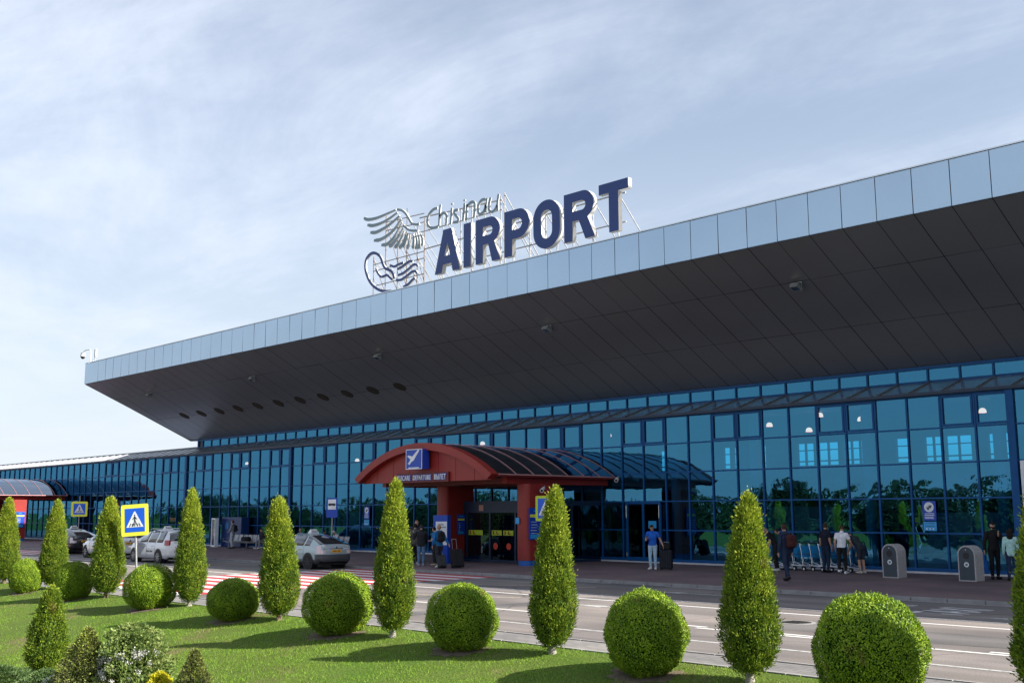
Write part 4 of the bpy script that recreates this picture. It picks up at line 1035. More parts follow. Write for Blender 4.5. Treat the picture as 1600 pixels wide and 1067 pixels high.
# white board at the right edge
t_, p_ = board('white_notice_board', 'white notice board on the glass at the right edge of the picture', 'notice board', (-14.1, 38.36, 3.0), 0, 1.15, 2.1, M['paper'])
lines_on(p_, -0.45, 0.3, [0.8, 0.62], -0.031, 0.03, M['grey'])
for sx in (-0.5, 0.5):
    b_ = MB(); b_.tube((sx, 0.0, 0.9), (sx, 0.06, 0.9), 0.015); b_.build('fixing', M['steel'], t_)
# security cameras under the red canopies
for (x, y, z_, lab) in ((-32.45, 33.35, 3.30, 'white bullet camera on the right red pillar above the crossing sign'), (-32.3, 38.0, 3.80, 'small white camera under the far end of the red canopy'), (-94.0, 33.6, 3.3, 'white bullet camera on the red pillar at far left')):
    t_ = thing('bullet_camera', lab, 'security camera', (x, y, z_), R(-60), 'bullet cameras by the entrances')
    b_ = MB(); b_.tube((-0.2, 0, 0.16), (0, 0, 0.08), 0.03); b_.build('bracket', M['grey'], t_)
    b_ = MB(); b_.tube((0, 0, 0.06), (0.32, 0, -0.04), 0.075, 0.09, 12); b_.build('housing', M['white'], t_)
    b_ = MB(); b_.disc((0.325, 0, -0.042), (1, 0, -0.3), 0.06, 12); b_.build('lens', M['black'], t_)
# blue display stand by the group of people
t_ = thing('display_stand', 'tall blue display stand with a white poster beside the waiting group', 'display stand', (-37.35, 31.9, 0.15), R(8))
b_ = MB(); b_.bbox(-0.42, 0.42, -0.12, 0.12, 0.0, 2.1, 0.015); b_.build('cabinet', M['signblue'], t_)
b_ = MB(); b_.box(-0.26, 0.40, -0.128, -0.122, 0.80, 1.82); p_ = b_.build('poster', M['paper'], t_)
for txt, z_ in (('ПУНКТ', 1.66), ('ОБМЕНА', 1.54)):
    pass
b_ = MB()
for z_, a, c in ((1.66, -0.1, 0.2), (1.55, -0.16, 0.3)):
    x = a
    while x < c: b_.box(x, x + 0.045, -0.134, -0.13, z_, z_ + 0.06); x += 0.065
b_.build('heading', M['grey'], p_)
b_ = MB(); b_.prism([(0.0, 0.95), (0.12, 1.0), (0.2, 1.15), (0.16, 1.32), (0.08, 1.46), (0.02, 1.42), (0.06, 1.25), (-0.02, 1.1)], -0.135, -0.13); b_.build('figure', mat('poster_ink', (0.15, 0.22, 0.33), 0.6), p_)

# ------------------------------------------------------------------ traffic signs
def walk_sign(name, label, loc, rz, w, h, border, top_gap, tilt=0.0, ybr='yellow', pole_top=0.0):
    """loc at foot of post; board centre at height loc3"""
    x, y, z_, zc_ = loc
    t_ = thing(name, label, 'road sign', (x, y, z_), rz, 'pedestrian crossing signs'); t_.rotation_euler = (0, R(tilt), rz)
    zz = zc_ - z_
    b_ = MB(); b_.tube((0, 0.035, -0.1), (0, 0.035, zz + h / 2 + pole_top), 0.03, n=10); b_.build('post', M['steel'], t_)
    g_ = MB(); r_ = 0.05; g_.prism([(p[0], p[1]) for p in capsule(0, zz, w / 2, h / 2, r_, 4)], -0.012, 0.0, 0, 1); pl = g_.build('sign_plate', [M[ybr], M['grey']], t_)
    bw, bh = w / 2 - border, h / 2 - border
    g_ = MB(); g_.box(-bw, bw, -0.016, -0.013, zz - bh, zz + bh); bl = g_.build('blue_field', M['signblue2'], pl)
    k = min(bw, bh) * 0.86
    g_ = MB(); g_.prism([(-k, zz - k * 0.80), (k, zz - k * 0.80), (k * 0.06, zz + k * 0.98), (-k * 0.06, zz + k * 0.98)], -0.020, -0.017); tr = g_.build('white_triangle', M['paper'], bl)
    g_ = MB(); yk = -0.024
    def st(pts, wd):
        for a, c in zip(pts[:-1], pts[1:]):
            a = Vector((a[0] * k, 0, zz + a[1] * k)); c = Vector((c[0] * k, 0, zz + c[1] * k)); d = (c - a).normalized(); nr = Vector((-d.z, 0, d.x)) * wd * k / 2
            g_.prism([((a + nr).x, (a + nr).z), ((a - nr).x, (a - nr).z), ((c - nr).x, (c - nr).z), ((c + nr).x, (c + nr).z)], yk, -0.021)
    cpts = [(0.0 + 0.075 * k * math.cos(R(30 * q)), zz + 0.56 * k + 0.075 * k * math.sin(R(30 * q))) for q in range(12)]
    g_.prism(cpts, yk, -0.021)
    st([(0.0, 0.44), (0.02, -0.05)], 0.15); st([(0.02, -0.02), (-0.20, -0.68)], 0.085); st([(0.04, -0.02), (0.16, -0.36), (0.36, -0.68)], 0.085)
    st([(0.02, 0.38), (-0.2, 0.15), (-0.2, 0.05)], 0.07); st([(0.02, 0.38), (0.26, 0.10)], 0.07)
    for xx in (-0.62, -0.30, 0.02, 0.34, 0.66): st([(xx * 1.0, -0.72), (xx * 0.72, -0.38)], 0.085)
    g_.build('walking_figure', M['black'], tr)
    g_ = MB(); g_.box(-0.045, 0.045, 0.0, 0.07, zz + h * 0.25, zz + h * 0.25 + 0.04); g_.box(-0.045, 0.045, 0.0, 0.07, zz - h * 0.25, zz - h * 0.25 + 0.04); g_.build('clamp', M['steel'], t_)
    return t_
M['signblue2'] = mat('traffic_blue', (0.006, 0.10, 0.62), 0.35, 0, 0.04)
# camera-facing yaw: board normal -Y turned towards the viewer
walk_sign('crossing_sign', 'large yellow bordered pedestrian crossing sign tilting on its post beside the parked taxis', (-30.05, 14.33, 0.0, 2.18), R(42), 0.80, 0.89, 0.11, 0, -4.0, 'yellowsun')
walk_sign('crossing_sign', 'small yellow bordered pedestrian crossing sign behind the black car at far left', (-69.4, 29.0, 0.09, 2.66), R(56), 0.98, 0.94, 0.13, 0, 0, 'yellowsun', 0.35)
walk_sign('crossing_sign', 'yellow bordered pedestrian crossing sign partly behind a thuja, before the right red pillar', (-28.1, 29.0, 0.09, 2.5), R(10), 0.92, 0.92, 0.10, 0, 0, 'yellow')
t_ = thing('bus_stop_sign', 'blue rectangular bus stop sign with a white square behind the silver taxi', 'road sign', (-42.3, 29.45, 0.1), R(25), None)
b_ = MB(); b_.tube((0, 0.035, -0.1), (0, 0.035, 2.9), 0.03, n=10); b_.build('post', M['steel'], t_)
g_ = MB(); g_.prism(capsule(0, 2.5, 0.29, 0.45, 0.05, 4), -0.012, 0, 0, 1); pl = g_.build('sign_plate', [M['signblue'], M['grey']], t_)
g_ = MB(); g_.box(-0.21, 0.21, -0.017, -0.013, 2.42, 2.88); wf = g_.build('white_field', M['paper'], pl)
g_ = MB(); g_.prism([(-0.19, 2.60), (0.19, 2.60), (0.19, 2.66), (0.16, 2.70), (-0.17, 2.70), (-0.19, 2.66)], -0.021, -0.018)
g_.tube((-0.11, -0.02, 2.60), (-0.11, -0.0185, 2.60), 0.028, n=10); g_.tube((0.11, -0.02, 2.60), (0.11, -0.0185, 2.60), 0.028, n=10); g_.build('bus_pictogram', M['black'], wf)
g_ = MB(); g_.prism(capsule(0, 2.5, 0.285, 0.445, 0.05, 4), -0.0125, -0.0121, 0); 

# ------------------------------------------------------------------ litter bins
for (x, y, lab) in ((-17.92, 35.38, 'grey stone litter bin with dark arched front, between the trolleys and its twin'), (-15.28, 35.3, 'grey stone litter bin with dark arched front, standing next to the hooded man')):
    t_ = thing('litter_bin', lab, 'litter bin', (x, y, 0.15), R(-3), 'stone litter bins')
    W_, H_ = 0.29, 1.12
    prof = [(-W_, 0)] + [(-W_, H_ - W_)] + [(-W_ * math.cos(math.pi * q / 14), H_ - W_ + W_ * math.sin(math.pi * q / 14)) for q in range(1, 14)] + [(W_, H_ - W_), (W_, 0)]
    b_ = MB(); b_.prism(prof[::-1], -0.27, 0.27)
    o = b_.build('shell', M['concrete'], t_)
    bv = o.modifiers.new('bevel', 'BEVEL'); bv.width = 0.014; bv.segments = 2; bv.limit_method = 'ANGLE'
    w2 = W_ - 0.045
    pr2 = [(-w2, 0.04), (-w2, H_ - W_)] + [(-w2 * math.cos(math.pi * q / 14), H_ - W_ + w2 * math.sin(math.pi * q / 14)) for q in range(1, 14)] + [(w2, H_ - W_), (w2, 0.04)]
    b_ = MB(); b_.prism(pr2[::-1], -0.284, -0.272); d_ = b_.build('door', M['darkpanel'], t_)
    b_ = MB(); b_.tube((0, -0.288, 0.80), (0, -0.2845, 0.80), 0.105, n=24); b_.build('opening', M['black'], d_)
    b_ = MB(); b_.tube((0, -0.289, 0.52), (0, -0.2845, 0.52), 0.08, n=24); k_ = b_.build('round_badge', M['paper'], d_)
    b_ = MB(); b_.prism([(-0.03, 0.48), (0.0, 0.48), (0.0, 0.56), (-0.03, 0.56)], -0.293, -0.29); b_.prism([(0.01, 0.48), (0.04, 0.50), (0.035, 0.56), (0.012, 0.56)], -0.293, -0.29); b_.build('badge_figure', M['black'], k_)
    b_ = MB(); b_.tube((0, -0.292, 0.985), (0, -0.2845, 0.985), 0.018, n=10); b_.build('lock', M['chrome'], d_)

# ------------------------------------------------------------------ luggage trolleys
def trolley(loc, rz, label):
    t_ = thing('luggage_trolley', label, 'luggage trolley', loc, rz, 'row of luggage trolleys by the glass')
    b_ = MB()   # long axis along x, handle at x=0
    for s_ in (-0.27, 0.27):
        b_.path([(0.02, s_, 1.02), (0.10, s_, 0.75), (0.16, s_, 0.22), (0.95, s_ * 0.62, 0.17)], 0.016, 6)
        b_.tube((0.14, s_, 0.34), (0.60, s_ * 0.8, 0.20), 0.013)
    for (x, z_, k) in ((0.12, 0.62, 1), (0.155, 0.30, 1), (0.5, 0.2, .85), (0.9, 0.175, .64)): b_.tube((x, -0.27 * k, z_), (x, 0.27 * k, z_), 0.013)
    b_.build('frame', M['chrome'], t_)
    b_ = MB(); b_.tube((0.0, -0.30, 1.03), (0.0, 0.30, 1.03), 0.022, n=8); b_.build('handle', M['black'], t_)
    b_ = MB(); b_.add([(0.075, -0.24, 0.93), (0.075, 0.24, 0.93), (0.13, 0.24, 0.50), (0.13, -0.24, 0.50)], [(0, 1, 2, 3)]); b_.add([(0.068, -0.24, 0.93), (0.068, 0.24, 0.93), (0.123, 0.24, 0.50), (0.123, -0.24, 0.50)], [(3, 2, 1, 0)]); b_.build('advert_panel', M['cyan'], t_)
    for (x, y) in ((0.2, -0.25), (0.2, 0.25), (0.88, 0.0)):
        b_ = MB(); b_.tube((x, y - 0.022, 0.075), (x, y + 0.022, 0.075), 0.075, n=14); w_ = b_.build('wheel', M['rubber'], t_)
        b_ = MB(); b_.tube((x, y - 0.026, 0.075), (x, y + 0.026, 0.075), 0.042, n=10); b_.build('hub', M['paper'], w_)
    return t_
def copy_tree(o, parent=None):
    c = o.copy(); col.objects.link(c); c.parent = parent
    if parent is not None: c.matrix_parent_inverse = o.matrix_parent_inverse.copy()
    for ch in [x for x in o.children]: copy_tree(ch, c)
    return c
ords = ['first', 'second', 'third', 'fourth', 'fifth', 'sixth', 'seventh', 'eighth', 'ninth', 'tenth']
tr0 = trolley((-24.55, 37.45, 0.15), R(-14), 'luggage trolley with blue panel, first from the left of the row by the glass')
for k in range(1, 10):
    c_ = copy_tree(tr0); c_.location = (-24.55 + 0.40 * k, 37.45 - 0.012 * k, 0.15); c_.rotation_euler = (0, 0, R(-14 + random.uniform(-2, 2)))
    c_['label'] = 'luggage trolley with blue panel, %s from the left of the row by the glass' % ords[k]
# ------------------------------------------------------------------ vegetation
M['thuja'] = leaf_mat('thuja_sprays', [(0.022, 0.057, 0.007), (0.079, 0.150, 0.011), (0.183, 0.257, 0.017), (0.366, 0.428, 0.040)], 0.25, 0.6, 5.0, (1.2, 3.0, 0.32), 0.45)
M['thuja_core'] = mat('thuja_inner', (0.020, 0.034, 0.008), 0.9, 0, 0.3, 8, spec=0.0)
M['box'] = leaf_mat('boxwood_leaves', [(0.053, 0.114, 0.008), (0.123, 0.221, 0.010), (0.232, 0.347, 0.016), (0.371, 0.480, 0.026)], 0.14, 0.6, 2.5, None, 0.5)
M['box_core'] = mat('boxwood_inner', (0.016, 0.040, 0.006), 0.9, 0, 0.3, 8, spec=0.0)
M['grassblade'] = leaf_mat('grass_blades', [(0.142, 0.184, 0.030), (0.132, 0.258, 0.016), (0.199, 0.359, 0.022), (0.378, 0.442, 0.092)], 0.30, 0.6, 1.1, None, 0.6)
M['spruce'] = leaf_mat('spruce_needles', [(0.031, 0.034, 0.014), (0.070, 0.081, 0.025), (0.119, 0.129, 0.042), (0.350, 0.420, 0.063)], 0.2, 0.6, 5.0, (0.2, 1.3, 0.22))
M['viburnum'] = leaf_mat('viburnum_leaves', [(0.067, 0.123, 0.029), (0.150, 0.225, 0.058), (0.250, 0.312, 0.094), (0.350, 0.392, 0.138)], 0.35, 0.5, 4.0)
M['petal'] = leaf_mat('white_petals', [(0.45, 0.46, 0.42), (0.56, 0.56, 0.54), (0.62, 0.62, 0.6)], 0.3, 0.6, 4)
M['goldleaf'] = leaf_mat('golden_leaves', [(0.390, 0.351, 0.019), (0.598, 0.559, 0.029), (0.780, 0.741, 0.046)], 0.35, 0.5, 5)
M['juniper'] = leaf_mat('juniper_needles', [(0.022, 0.05, 0.012), (0.05, 0.10, 0.025), (0.10, 0.165, 0.05), (0.17, 0.24, 0.08)], 0.2, 0.6, 5)
M['wood_far'] = leaf_mat('far_wood_leaves', [(0.008, 0.018, 0.006), (0.018, 0.034, 0.010), (0.03, 0.05, 0.014)], 0.1, 0.8, 0.05)

def unit(a): return a / np.maximum(np.linalg.norm(a, axis=1, keepdims=True), 1e-9)
def kites(P, Dr, Nn, ln, wd):
    """leaf-shaped quads: base P, pointing along Dr, facing Nn"""
    Dr = unit(Dr); S_ = unit(np.cross(Dr, Nn)); ln = ln[:, None]; wd = wd[:, None]
    up_ = unit(np.cross(S_, Dr))
    a = P; b = P + Dr * ln * 0.45 + S_ * wd * 0.5 + up_ * wd * 0.12; c_ = P + Dr * ln; d = P + Dr * ln * 0.45 - S_ * wd * 0.5 + up_ * wd * 0.12
    return np.stack([a, b, c_, d], 1).reshape(-1, 3)
def lathe_quads(zs_, rs_, n=20, jit=0.0):
    out = []
    for j in range(len(zs_) - 1):
        for k in range(n):
            a0, a1 = 2 * math.pi * k / n, 2 * math.pi * (k + 1) / n
            q = lambda a, z_, r_: (r_ * math.cos(a), r_ * math.sin(a), z_)
            out += [q(a0, zs_[j], rs_[j]), q(a1, zs_[j], rs_[j]), q(a1, zs_[j + 1], rs_[j + 1]), q(a0, zs_[j + 1], rs_[j + 1])]
    return np.array(out)
def leaf_obj(name, leaves, core, mats):
    allv = np.concatenate([leaves, core]) if core is not None else leaves
    me = fast_mesh(name, allv, 4, mats)
    mi = np.zeros(len(allv) // 4, dtype=np.int32)
    if core is not None: mi[len(leaves) // 4:] = 1
    me.polygons.foreach_set('material_index', mi); me.update()
    return me
TP = ([0, .025, .07, .125, .21, .30, .38, .525, .66, .79, .93, .97, 1.0], [.30, .50, .70, .85, 1.0, .94, .86, .74, .61, .47, .26, .16, .06])
def thuja_mesh(seed, H, Rm, z0=0.15, n=32000, lf=1.0):
    g_ = np.random.default_rng(seed)
    t = g_.beta(1.0, 1.15, n); th = g_.uniform(0, 2 * np.pi, n)
    f_ = np.interp(t, *TP)
    ph = g_.uniform(0, 6.28, 6)
    lump = 1 + 0.07 * np.sin(3 * th + ph[0] + 5 * t) + 0.06 * np.sin(7 * th + ph[1] - 14 * t) + 0.05 * np.sin(23 * t + ph[2] + 2 * th) + 0.05 * np.sin(13 * th + 31 * t + ph[3])
    depth = g_.beta(5, 1.3, n)
    r_ = Rm * f_ * lump * (0.62 + 0.40 * depth)
    # a few tips stick out above the crown
    z_ = z0 + (H - z0 - 0.06) * t
    lean = g_.normal(0, 0.025, 2)
    P = np.stack([r_ * np.cos(th) + lean[0] * z_, r_ * np.sin(th) + lean[1] * z_, z_], 1)
    out = np.stack([np.cos(th), np.sin(th), 0 * th], 1)
    Dr = out * 0.45 + np.array([0, 0, 1.0]) + g_.normal(0, 0.38, (n, 3))
    Nn = g_.normal(0, 0.45, (n, 3)) + out * 1.1
    nc = int(n / 34)            # sprays gathered in tufts, gaps between them
    ci = g_.integers(0, nc, n); ct = g_.beta(1.0, 1.15, nc); cth_ = g_.uniform(0, 2 * np.pi, nc); ctuft = g_.normal(0, 0.020, nc)
    pull = (g_.random(n) < 0.62)
    cr_ = Rm * np.interp(ct, *TP) * (0.98) + ctuft
    C_ = np.stack([cr_ * np.cos(cth_) + lean[0] * z0, cr_ * np.sin(cth_), z0 + (H - z0 - 0.06) * ct], 1); C_[:, 0] += lean[0] * C_[:, 2]; C_[:, 1] += lean[1] * C_[:, 2]
    q_ = g_.normal(0, 1, (n, 3)) * np.array([0.030, 0.030, 0.050])
    P = np.where(pull[:, None], C_[ci] + q_ - np.stack([np.cos(cth_), np.sin(cth_), 0 * cth_], 1)[ci] * np.abs(q_[:, 2:3]) * 0.4, P)
    oc = np.stack([np.cos(cth_), np.sin(cth_), 0 * cth_], 1)[ci]
    Dr = np.where(pull[:, None], oc * 0.5 + np.array([0, 0, 0.9]) + unit(q_) * 0.6 + g_.normal(0, 0.25, (n, 3)), Dr)
    L1 = kites(P, Dr, Nn, g_.uniform(0.030, 0.062, n) * lf, g_.uniform(0.013, 0.024, n) * lf)
    m_ = 1600   # leading shoots
    k = g_.integers(0, 3, m_); cx = np.array([0.0, 0.06, -0.05])[k] * Rm / 0.42; cy = np.array([0.0, -0.04, 0.05])[k]; hh = np.array([0.03, -0.07, -0.12])[k]
    tz = g_.uniform(0, 1, m_)
    P2 = np.stack([cx + lean[0] * H + g_.normal(0, 0.035, m_) * (1.25 - tz), cy + lean[1] * H + g_.normal(0, 0.035, m_) * (1.25 - tz), H + hh - 0.40 + 0.34 * tz], 1)
    D2 = np.array([0, 0, 1.0]) + g_.normal(0, 0.35, (m_, 3))
    L2 = kites(P2, D2, g_.normal(0, 1, (m_, 3)), g_.uniform(0.035, 0.06, m_), g_.uniform(0.014, 0.022, m_))
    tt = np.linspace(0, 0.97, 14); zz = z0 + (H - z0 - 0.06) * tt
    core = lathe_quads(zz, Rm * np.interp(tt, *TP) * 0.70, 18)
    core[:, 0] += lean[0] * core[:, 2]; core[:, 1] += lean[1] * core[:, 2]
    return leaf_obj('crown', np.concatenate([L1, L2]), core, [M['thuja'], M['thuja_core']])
def trunk_obj(parent, r0, h, mt, seed=0):
    b_ = MB(); random.seed(seed)
    b_.path([(0, 0, -0.1), (0.005, 0, 0.05), (0.0, 0.005, 0.3), (0.01, 0, h)], r0, 9, 0, [r0 * 1.35, r0 * 1.1, r0 * 0.95, r0 * 0.25])
    for q in range(5):
        a = random.uniform(0, 6.28); z_ = 0.26 + 0.2 * q
        b_.tube((0, 0, z_), (0.22 * math.cos(a), 0.22 * math.sin(a), z_ + 0.25), r0 * 0.35, r0 * 0.12, 5)
    return b_.build('trunk', mt, parent)
thujas = [  # x, y, top, radius, label
    (-5.05, 13.75, 2.62, 0.42, 'dark clipped thuja cone cut off by the right edge of the picture'),
    (-9.18, 13.62, 2.63, 0.425, 'largest thuja cone, between the two rightmost boxwood balls, trunk base whitewashed'),
    (-13.27, 13.82, 2.80, 0.405, 'thuja cone that partly hides the crossing sign by the right red pillar'),
    (-17.39, 13.60, 3.02, 0.410, 'thuja cone whose tip overlaps the lettering of the red entrance'),
    (-21.79, 13.80, 2.72, 0.46, 'broad thuja cone standing over the front of the silver taxi'),
    (-26.44, 14.05, 3.00, 0.41, 'thuja cone just right of the silver estate car with a pale trunk base'),
    (-31.08, 13.90, 2.84, 0.49, 'thuja cone just left of the large crossing sign, patch of shade on its front'),
    (-35.54, 14.1, 2.80, 0.43, 'slim thuja cone left of the black taxi'),
    (-39.66, 14.10, 2.92, 0.46, 'thuja cone cut by the left edge before the red pillar')]
tm = [thuja_mesh(3, 2.8, 0.42), thuja_mesh(14, 2.8, 0.42), thuja_mesh(25, 2.8, 0.42)]
for i, (x, y, H, rr_, lab) in enumerate(thujas):
    gz = float(lawn_z(np.array(x), np.array(y)))
    t_ = thing('thuja', lab, 'tree', (x, y, gz), R(53 * i), 'clipped thuja cones along the lawn edge')
    o = obj('crown', tm[i % 3], t_); o.scale = (rr_ / 0.42 * 0.96, rr_ / 0.42 * 0.96, (H - gz) / 2.8)
    trunk_obj(t_, 0.062, 1.6, M['limewash'] if i in (1, 2, 3, 5) else M['bark'], i)
def boxball_mesh(seed, n=34000):
    g_ = np.random.default_rng(seed)
    u = g_.uniform(-0.93, 1, n); th = g_.uniform(0, 2 * np.pi, n); s_ = np.sqrt(1 - u * u)
    N_ = np.stack([s_ * np.cos(th), s_ * np.sin(th), u], 1)
    ph = g_.uniform(0, 6.28, 4)
    lump = 1 + 0.030 * np.sin(2 * th + ph[2]) + 0.028 * np.sin(5 * th + ph[0] + 3 * u) + 0.022 * np.sin(9 * u + ph[1] + 2 * th) + 0.014 * np.sin(17 * th + 11 * u)
    r_ = lump * (0.90 + 0.115 * g_.beta(2.2, 1.2, n)); stray = g_.random(n) < 0.012; r_[stray] += g_.uniform(0.01, 0.05, stray.sum())
    P = N_ * r_[:, None] * np.array([1, 1, 0.93])
    Dr = N_ * 0.35 + g_.normal(0, 0.6, (n, 3)) + np.array([0, 0, 0.35])
    Nn = N_ + g_.normal(0, 0.28, (n, 3))
    L_ = kites(P, Dr, Nn, g_.uniform(0.030, 0.052, n), g_.uniform(0.020, 0.033, n))
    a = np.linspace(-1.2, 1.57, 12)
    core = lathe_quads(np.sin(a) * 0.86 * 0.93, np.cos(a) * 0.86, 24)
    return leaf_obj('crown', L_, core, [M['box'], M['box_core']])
balls = [(-7.2, 13.42, 0.70, 'largest clipped boxwood ball, cut by the bottom edge at right'), (-10.9, 13.42, 0.645, 'clipped boxwood ball between the thuja at the crossing sign and the largest thuja'),
    (-15.14, 13.42, 0.635, 'clipped boxwood ball in front of the pavement just left of the right red pillar'), (-18.98, 13.42, 0.705, 'clipped boxwood ball right of the zebra crossing below the silver taxi'),
    (-23.16, 13.42, 0.61, 'clipped boxwood ball before the red stripes left of the broad thuja'), (-27.37, 13.42, 0.65, 'clipped boxwood ball below the silver estate car'),
    (-32.18, 13.42, 0.53, 'small clipped boxwood ball left of the shaded thuja'), (-35.88, 13.42, 0.52, 'small clipped boxwood ball second thuja gap from the left edge'), (-40.2, 13.3, 0.5, 'small boxwood ball peeping out at the left edge')]
bmsh = [boxball_mesh(5), boxball_mesh(6)]
for i, (x, y, r_, lab) in enumerate(balls[:8]):
    gz = float(lawn_z(np.array(x), np.array(y)))
    t_ = thing('boxwood_ball', lab, 'shrub', (x, y, gz), R(67 * i), 'clipped boxwood balls along the lawn edge')
    o = obj('crown', bmsh[i % 2], t_); hz_ = 2 * r_ * 1.05 * (0.93, 0.92, 0.87, 0.82, 0.74, 0.82, 0.97, 0.96)[i]; sz_ = hz_ / (0.93 * 1.9); o.scale = (r_, r_, sz_); o.location = (0, 0, sz_ * 0.93 * 0.90 - 0.02)
    b_ = MB(); b_.path([(0, 0, -0.1), (0, 0, 0.3)], 0.04, 7); b_.tube((0, 0, .1), (.15, 0, .4), .02); b_.tube((0, 0, .1), (-.12, .08, .4), .02); b_.build('trunk', M['bark'], t_)
    b_ = MB()
    # bare soil ring under the ball
    n_ = 26; vs = [(r_ * 0.92 * (1 + 0.16 * math.sin(k * 2.3 + i)) * math.cos(2 * math.pi * k / n_), r_ * 0.90 * (1 + 0.16 * math.sin(k * 1.7)) * math.sin(2 * math.pi * k / n_)) for k in range(n_)]
    P_ = []
    for (a, c) in vs:
        wx = x + a * math.cos(R(67 * i)) - c * math.sin(R(67 * i)); wy = y + a * math.sin(R(67 * i)) + c * math.cos(R(67 * i))
        P_.append((a, c, float(lawn_z(np.array(wx), np.array(min(wy, 13.7)))) - gz + 0.008))
    b_.add([(0, 0, 0.012)] + P_, [(0, k + 1, (k + 1) % n_ + 1) for k in range(n_)]); b_.build('soil_ring', M['soil'], t_)
def bank(px_, py_):  # point on the bank, given plan position
    return float(lawn_z(np.array(px_), np.array(py_)))
# small free-standing thuja
t_ = thing('thuja', 'small yellow green thuja cone standing alone on the slope at lower left', 'tree', (-22.65, 8.96, bank(-22.65, 8.96)), 1.0)
o = obj('crown', thuja_mesh(40, 1.70, 0.40, 0.05, 16000), t_)
b_ = MB(); b_.path([(0, 0, -0.1), (0, 0, 0.3), (0, 0, 1.3)], 0.05, 7, 0, [0.06, 0.045, 0.015]); b_.build('trunk', M['bark'], t_)
def spray_shrub(name, label, x, y, H, Rx, mt, seed, n, leaf=(0.03, 0.06, 0.02, 0.03), prof=None, up=0.5, extra=None, cat='shrub', group=None, core_mt=None):
    gz = bank(x, y); t_ = thing(name, label, cat, (x, y, gz), 0, group); g_ = np.random.default_rng(seed)
    t = g_.beta(1.1, 1.2, n); th = g_.uniform(0, 2 * np.pi, n)
    pr = prof or ([0, .1, .3, .6, .85, 1], [.7, .92, 1, .85, .5, .08])
    ph = g_.uniform(0, 6, 4)
    lump = 1 + 0.16 * np.sin(4 * th + ph[0] + 9 * t) + 0.13 * np.sin(6 * th - 17 * t + ph[1]) + 0.08 * np.sin(29 * t + ph[2])
    r_ = Rx * np.interp(t, *pr) * lump * (0.45 + 0.55 * g_.beta(2.6, 1.1, n))
    P = np.stack([r_ * np.cos(th), r_ * np.sin(th), 0.03 + (H - 0.05) * t + 0.05 * np.sin(5 * th + 3 * ph[3]) * H * 0.6 * t], 1)
    out = np.stack([np.cos(th), np.sin(th), 0 * th], 1)
    Dr = out * 0.8 + np.array([0, 0, up]) + g_.normal(0, 0.5, (n, 3))
    L_ = kites(P, Dr, out * 0.4 + g_.normal(0, 0.8, (n, 3)) + np.array([0, 0, 0.4]), g_.uniform(leaf[0], leaf[1], n), g_.uniform(leaf[2], leaf[3], n))
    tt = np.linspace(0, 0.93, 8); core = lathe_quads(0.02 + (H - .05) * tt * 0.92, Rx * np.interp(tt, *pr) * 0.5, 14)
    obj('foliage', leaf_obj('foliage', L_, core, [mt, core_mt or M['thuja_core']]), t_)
    b_ = MB()
    for q in range(7):
        a = q * 0.9; b_.path([(0, 0, -0.05), (0.12 * Rx * math.cos(a), 0.12 * Rx * math.sin(a), H * 0.3), (0.5 * Rx * math.cos(a), 0.5 * Rx * math.sin(a), H * 0.62)], 0.012, 5, 0, [0.018, 0.012, 0.005])
    b_.build('stem', M['bark'], t_)
    return t_, g_
CONE = ([0, .08, .25, .5, .75, .93, 1], [.8, 1, .92, .66, .38, .16, .03])
spray_shrub('dwarf_spruce', 'dark dwarf spruce with yellow green young tips beside the white flowering bush', -19.08, 8.24, 1.28, 0.60, M['spruce'], 51, 15000, (0.03, 0.065, 0.010, 0.018), CONE, 0.35, cat='shrub', group='dwarf spruces on the slope')
spray_shrub('dwarf_spruce', 'small dark spruce with a dry brown leader at the bottom edge', -17.25, 9.31, 0.84, 0.34, M['spruce'], 52, 7000, (0.03, 0.06, 0.010, 0.016), CONE, 0.4, group='dwarf spruces on the slope')
t_, g_ = spray_shrub('flowering_bush', 'rounded light green bush with clusters of white flowers at lower left', -18.66, 8.9, 1.26, 0.62, M['viburnum'], 53, 11000, (0.035, 0.07, 0.025, 0.045), ([0, .1, .3, .6, .85, 1], [.75, .95, 1, .95, .72, .2]), 0.4)
n_ = 1500
cth = g_.uniform(-1.9, 0.4, 42); cz = g_.uniform(0.12, 0.85, 42); pick = g_.integers(0, 42, n_)
rr_ = 0.62 * np.interp(cz / 1.26, [0, .3, .8, 1], [.8, 1, .8, .3])
C_ = np.stack([rr_ * np.cos(cth), rr_ * np.sin(cth), cz], 1)[pick] + g_.normal(0, 0.028, (n_, 3))
obj('blossom', fast_mesh('blossom', kites(C_, g_.normal(0, 1, (n_, 3)), g_.normal(0, 1, (n_, 3)), g_.uniform(.02, .034, n_), g_.uniform(.02, .03, n_)), 4, [M['petal']]), t_)
spray_shrub('golden_shrub', 'low bright yellow shrub between the flowering bush and the small spruce', -17.95, 9.05, 0.50, 0.25, M['goldleaf'], 54, 3500, (0.03, 0.05, 0.02, 0.035), None, 0.6)
LOW = ([0, .3, .6, 1], [1, .95, .7, .1])
spray_shrub('juniper', 'dark green spreading juniper left of the small thuja in the corner', -22.2, 7.9, 0.42, 0.85, M['juniper'], 55, 7000, (0.04, 0.08, 0.012, 0.02), LOW, 0.5, group='spreading junipers on the slope')
spray_shrub('juniper', 'grey green spreading juniper at the foot of the small thuja', -20.64, 8.2, 0.46, 0.60, M['juniper'], 56, 7000, (0.04, 0.08, 0.012, 0.02), LOW, 0.5, group='spreading junipers on the slope')
t_, g_ = spray_shrub('low_flowering_bush', 'little low bush of white flowers between juniper and dwarf spruce', -19.83, 8.1, 0.55, 0.22, M['viburnum'], 57, 2500, (0.03, 0.05, 0.02, 0.03), LOW, 0.5)
n_ = 500
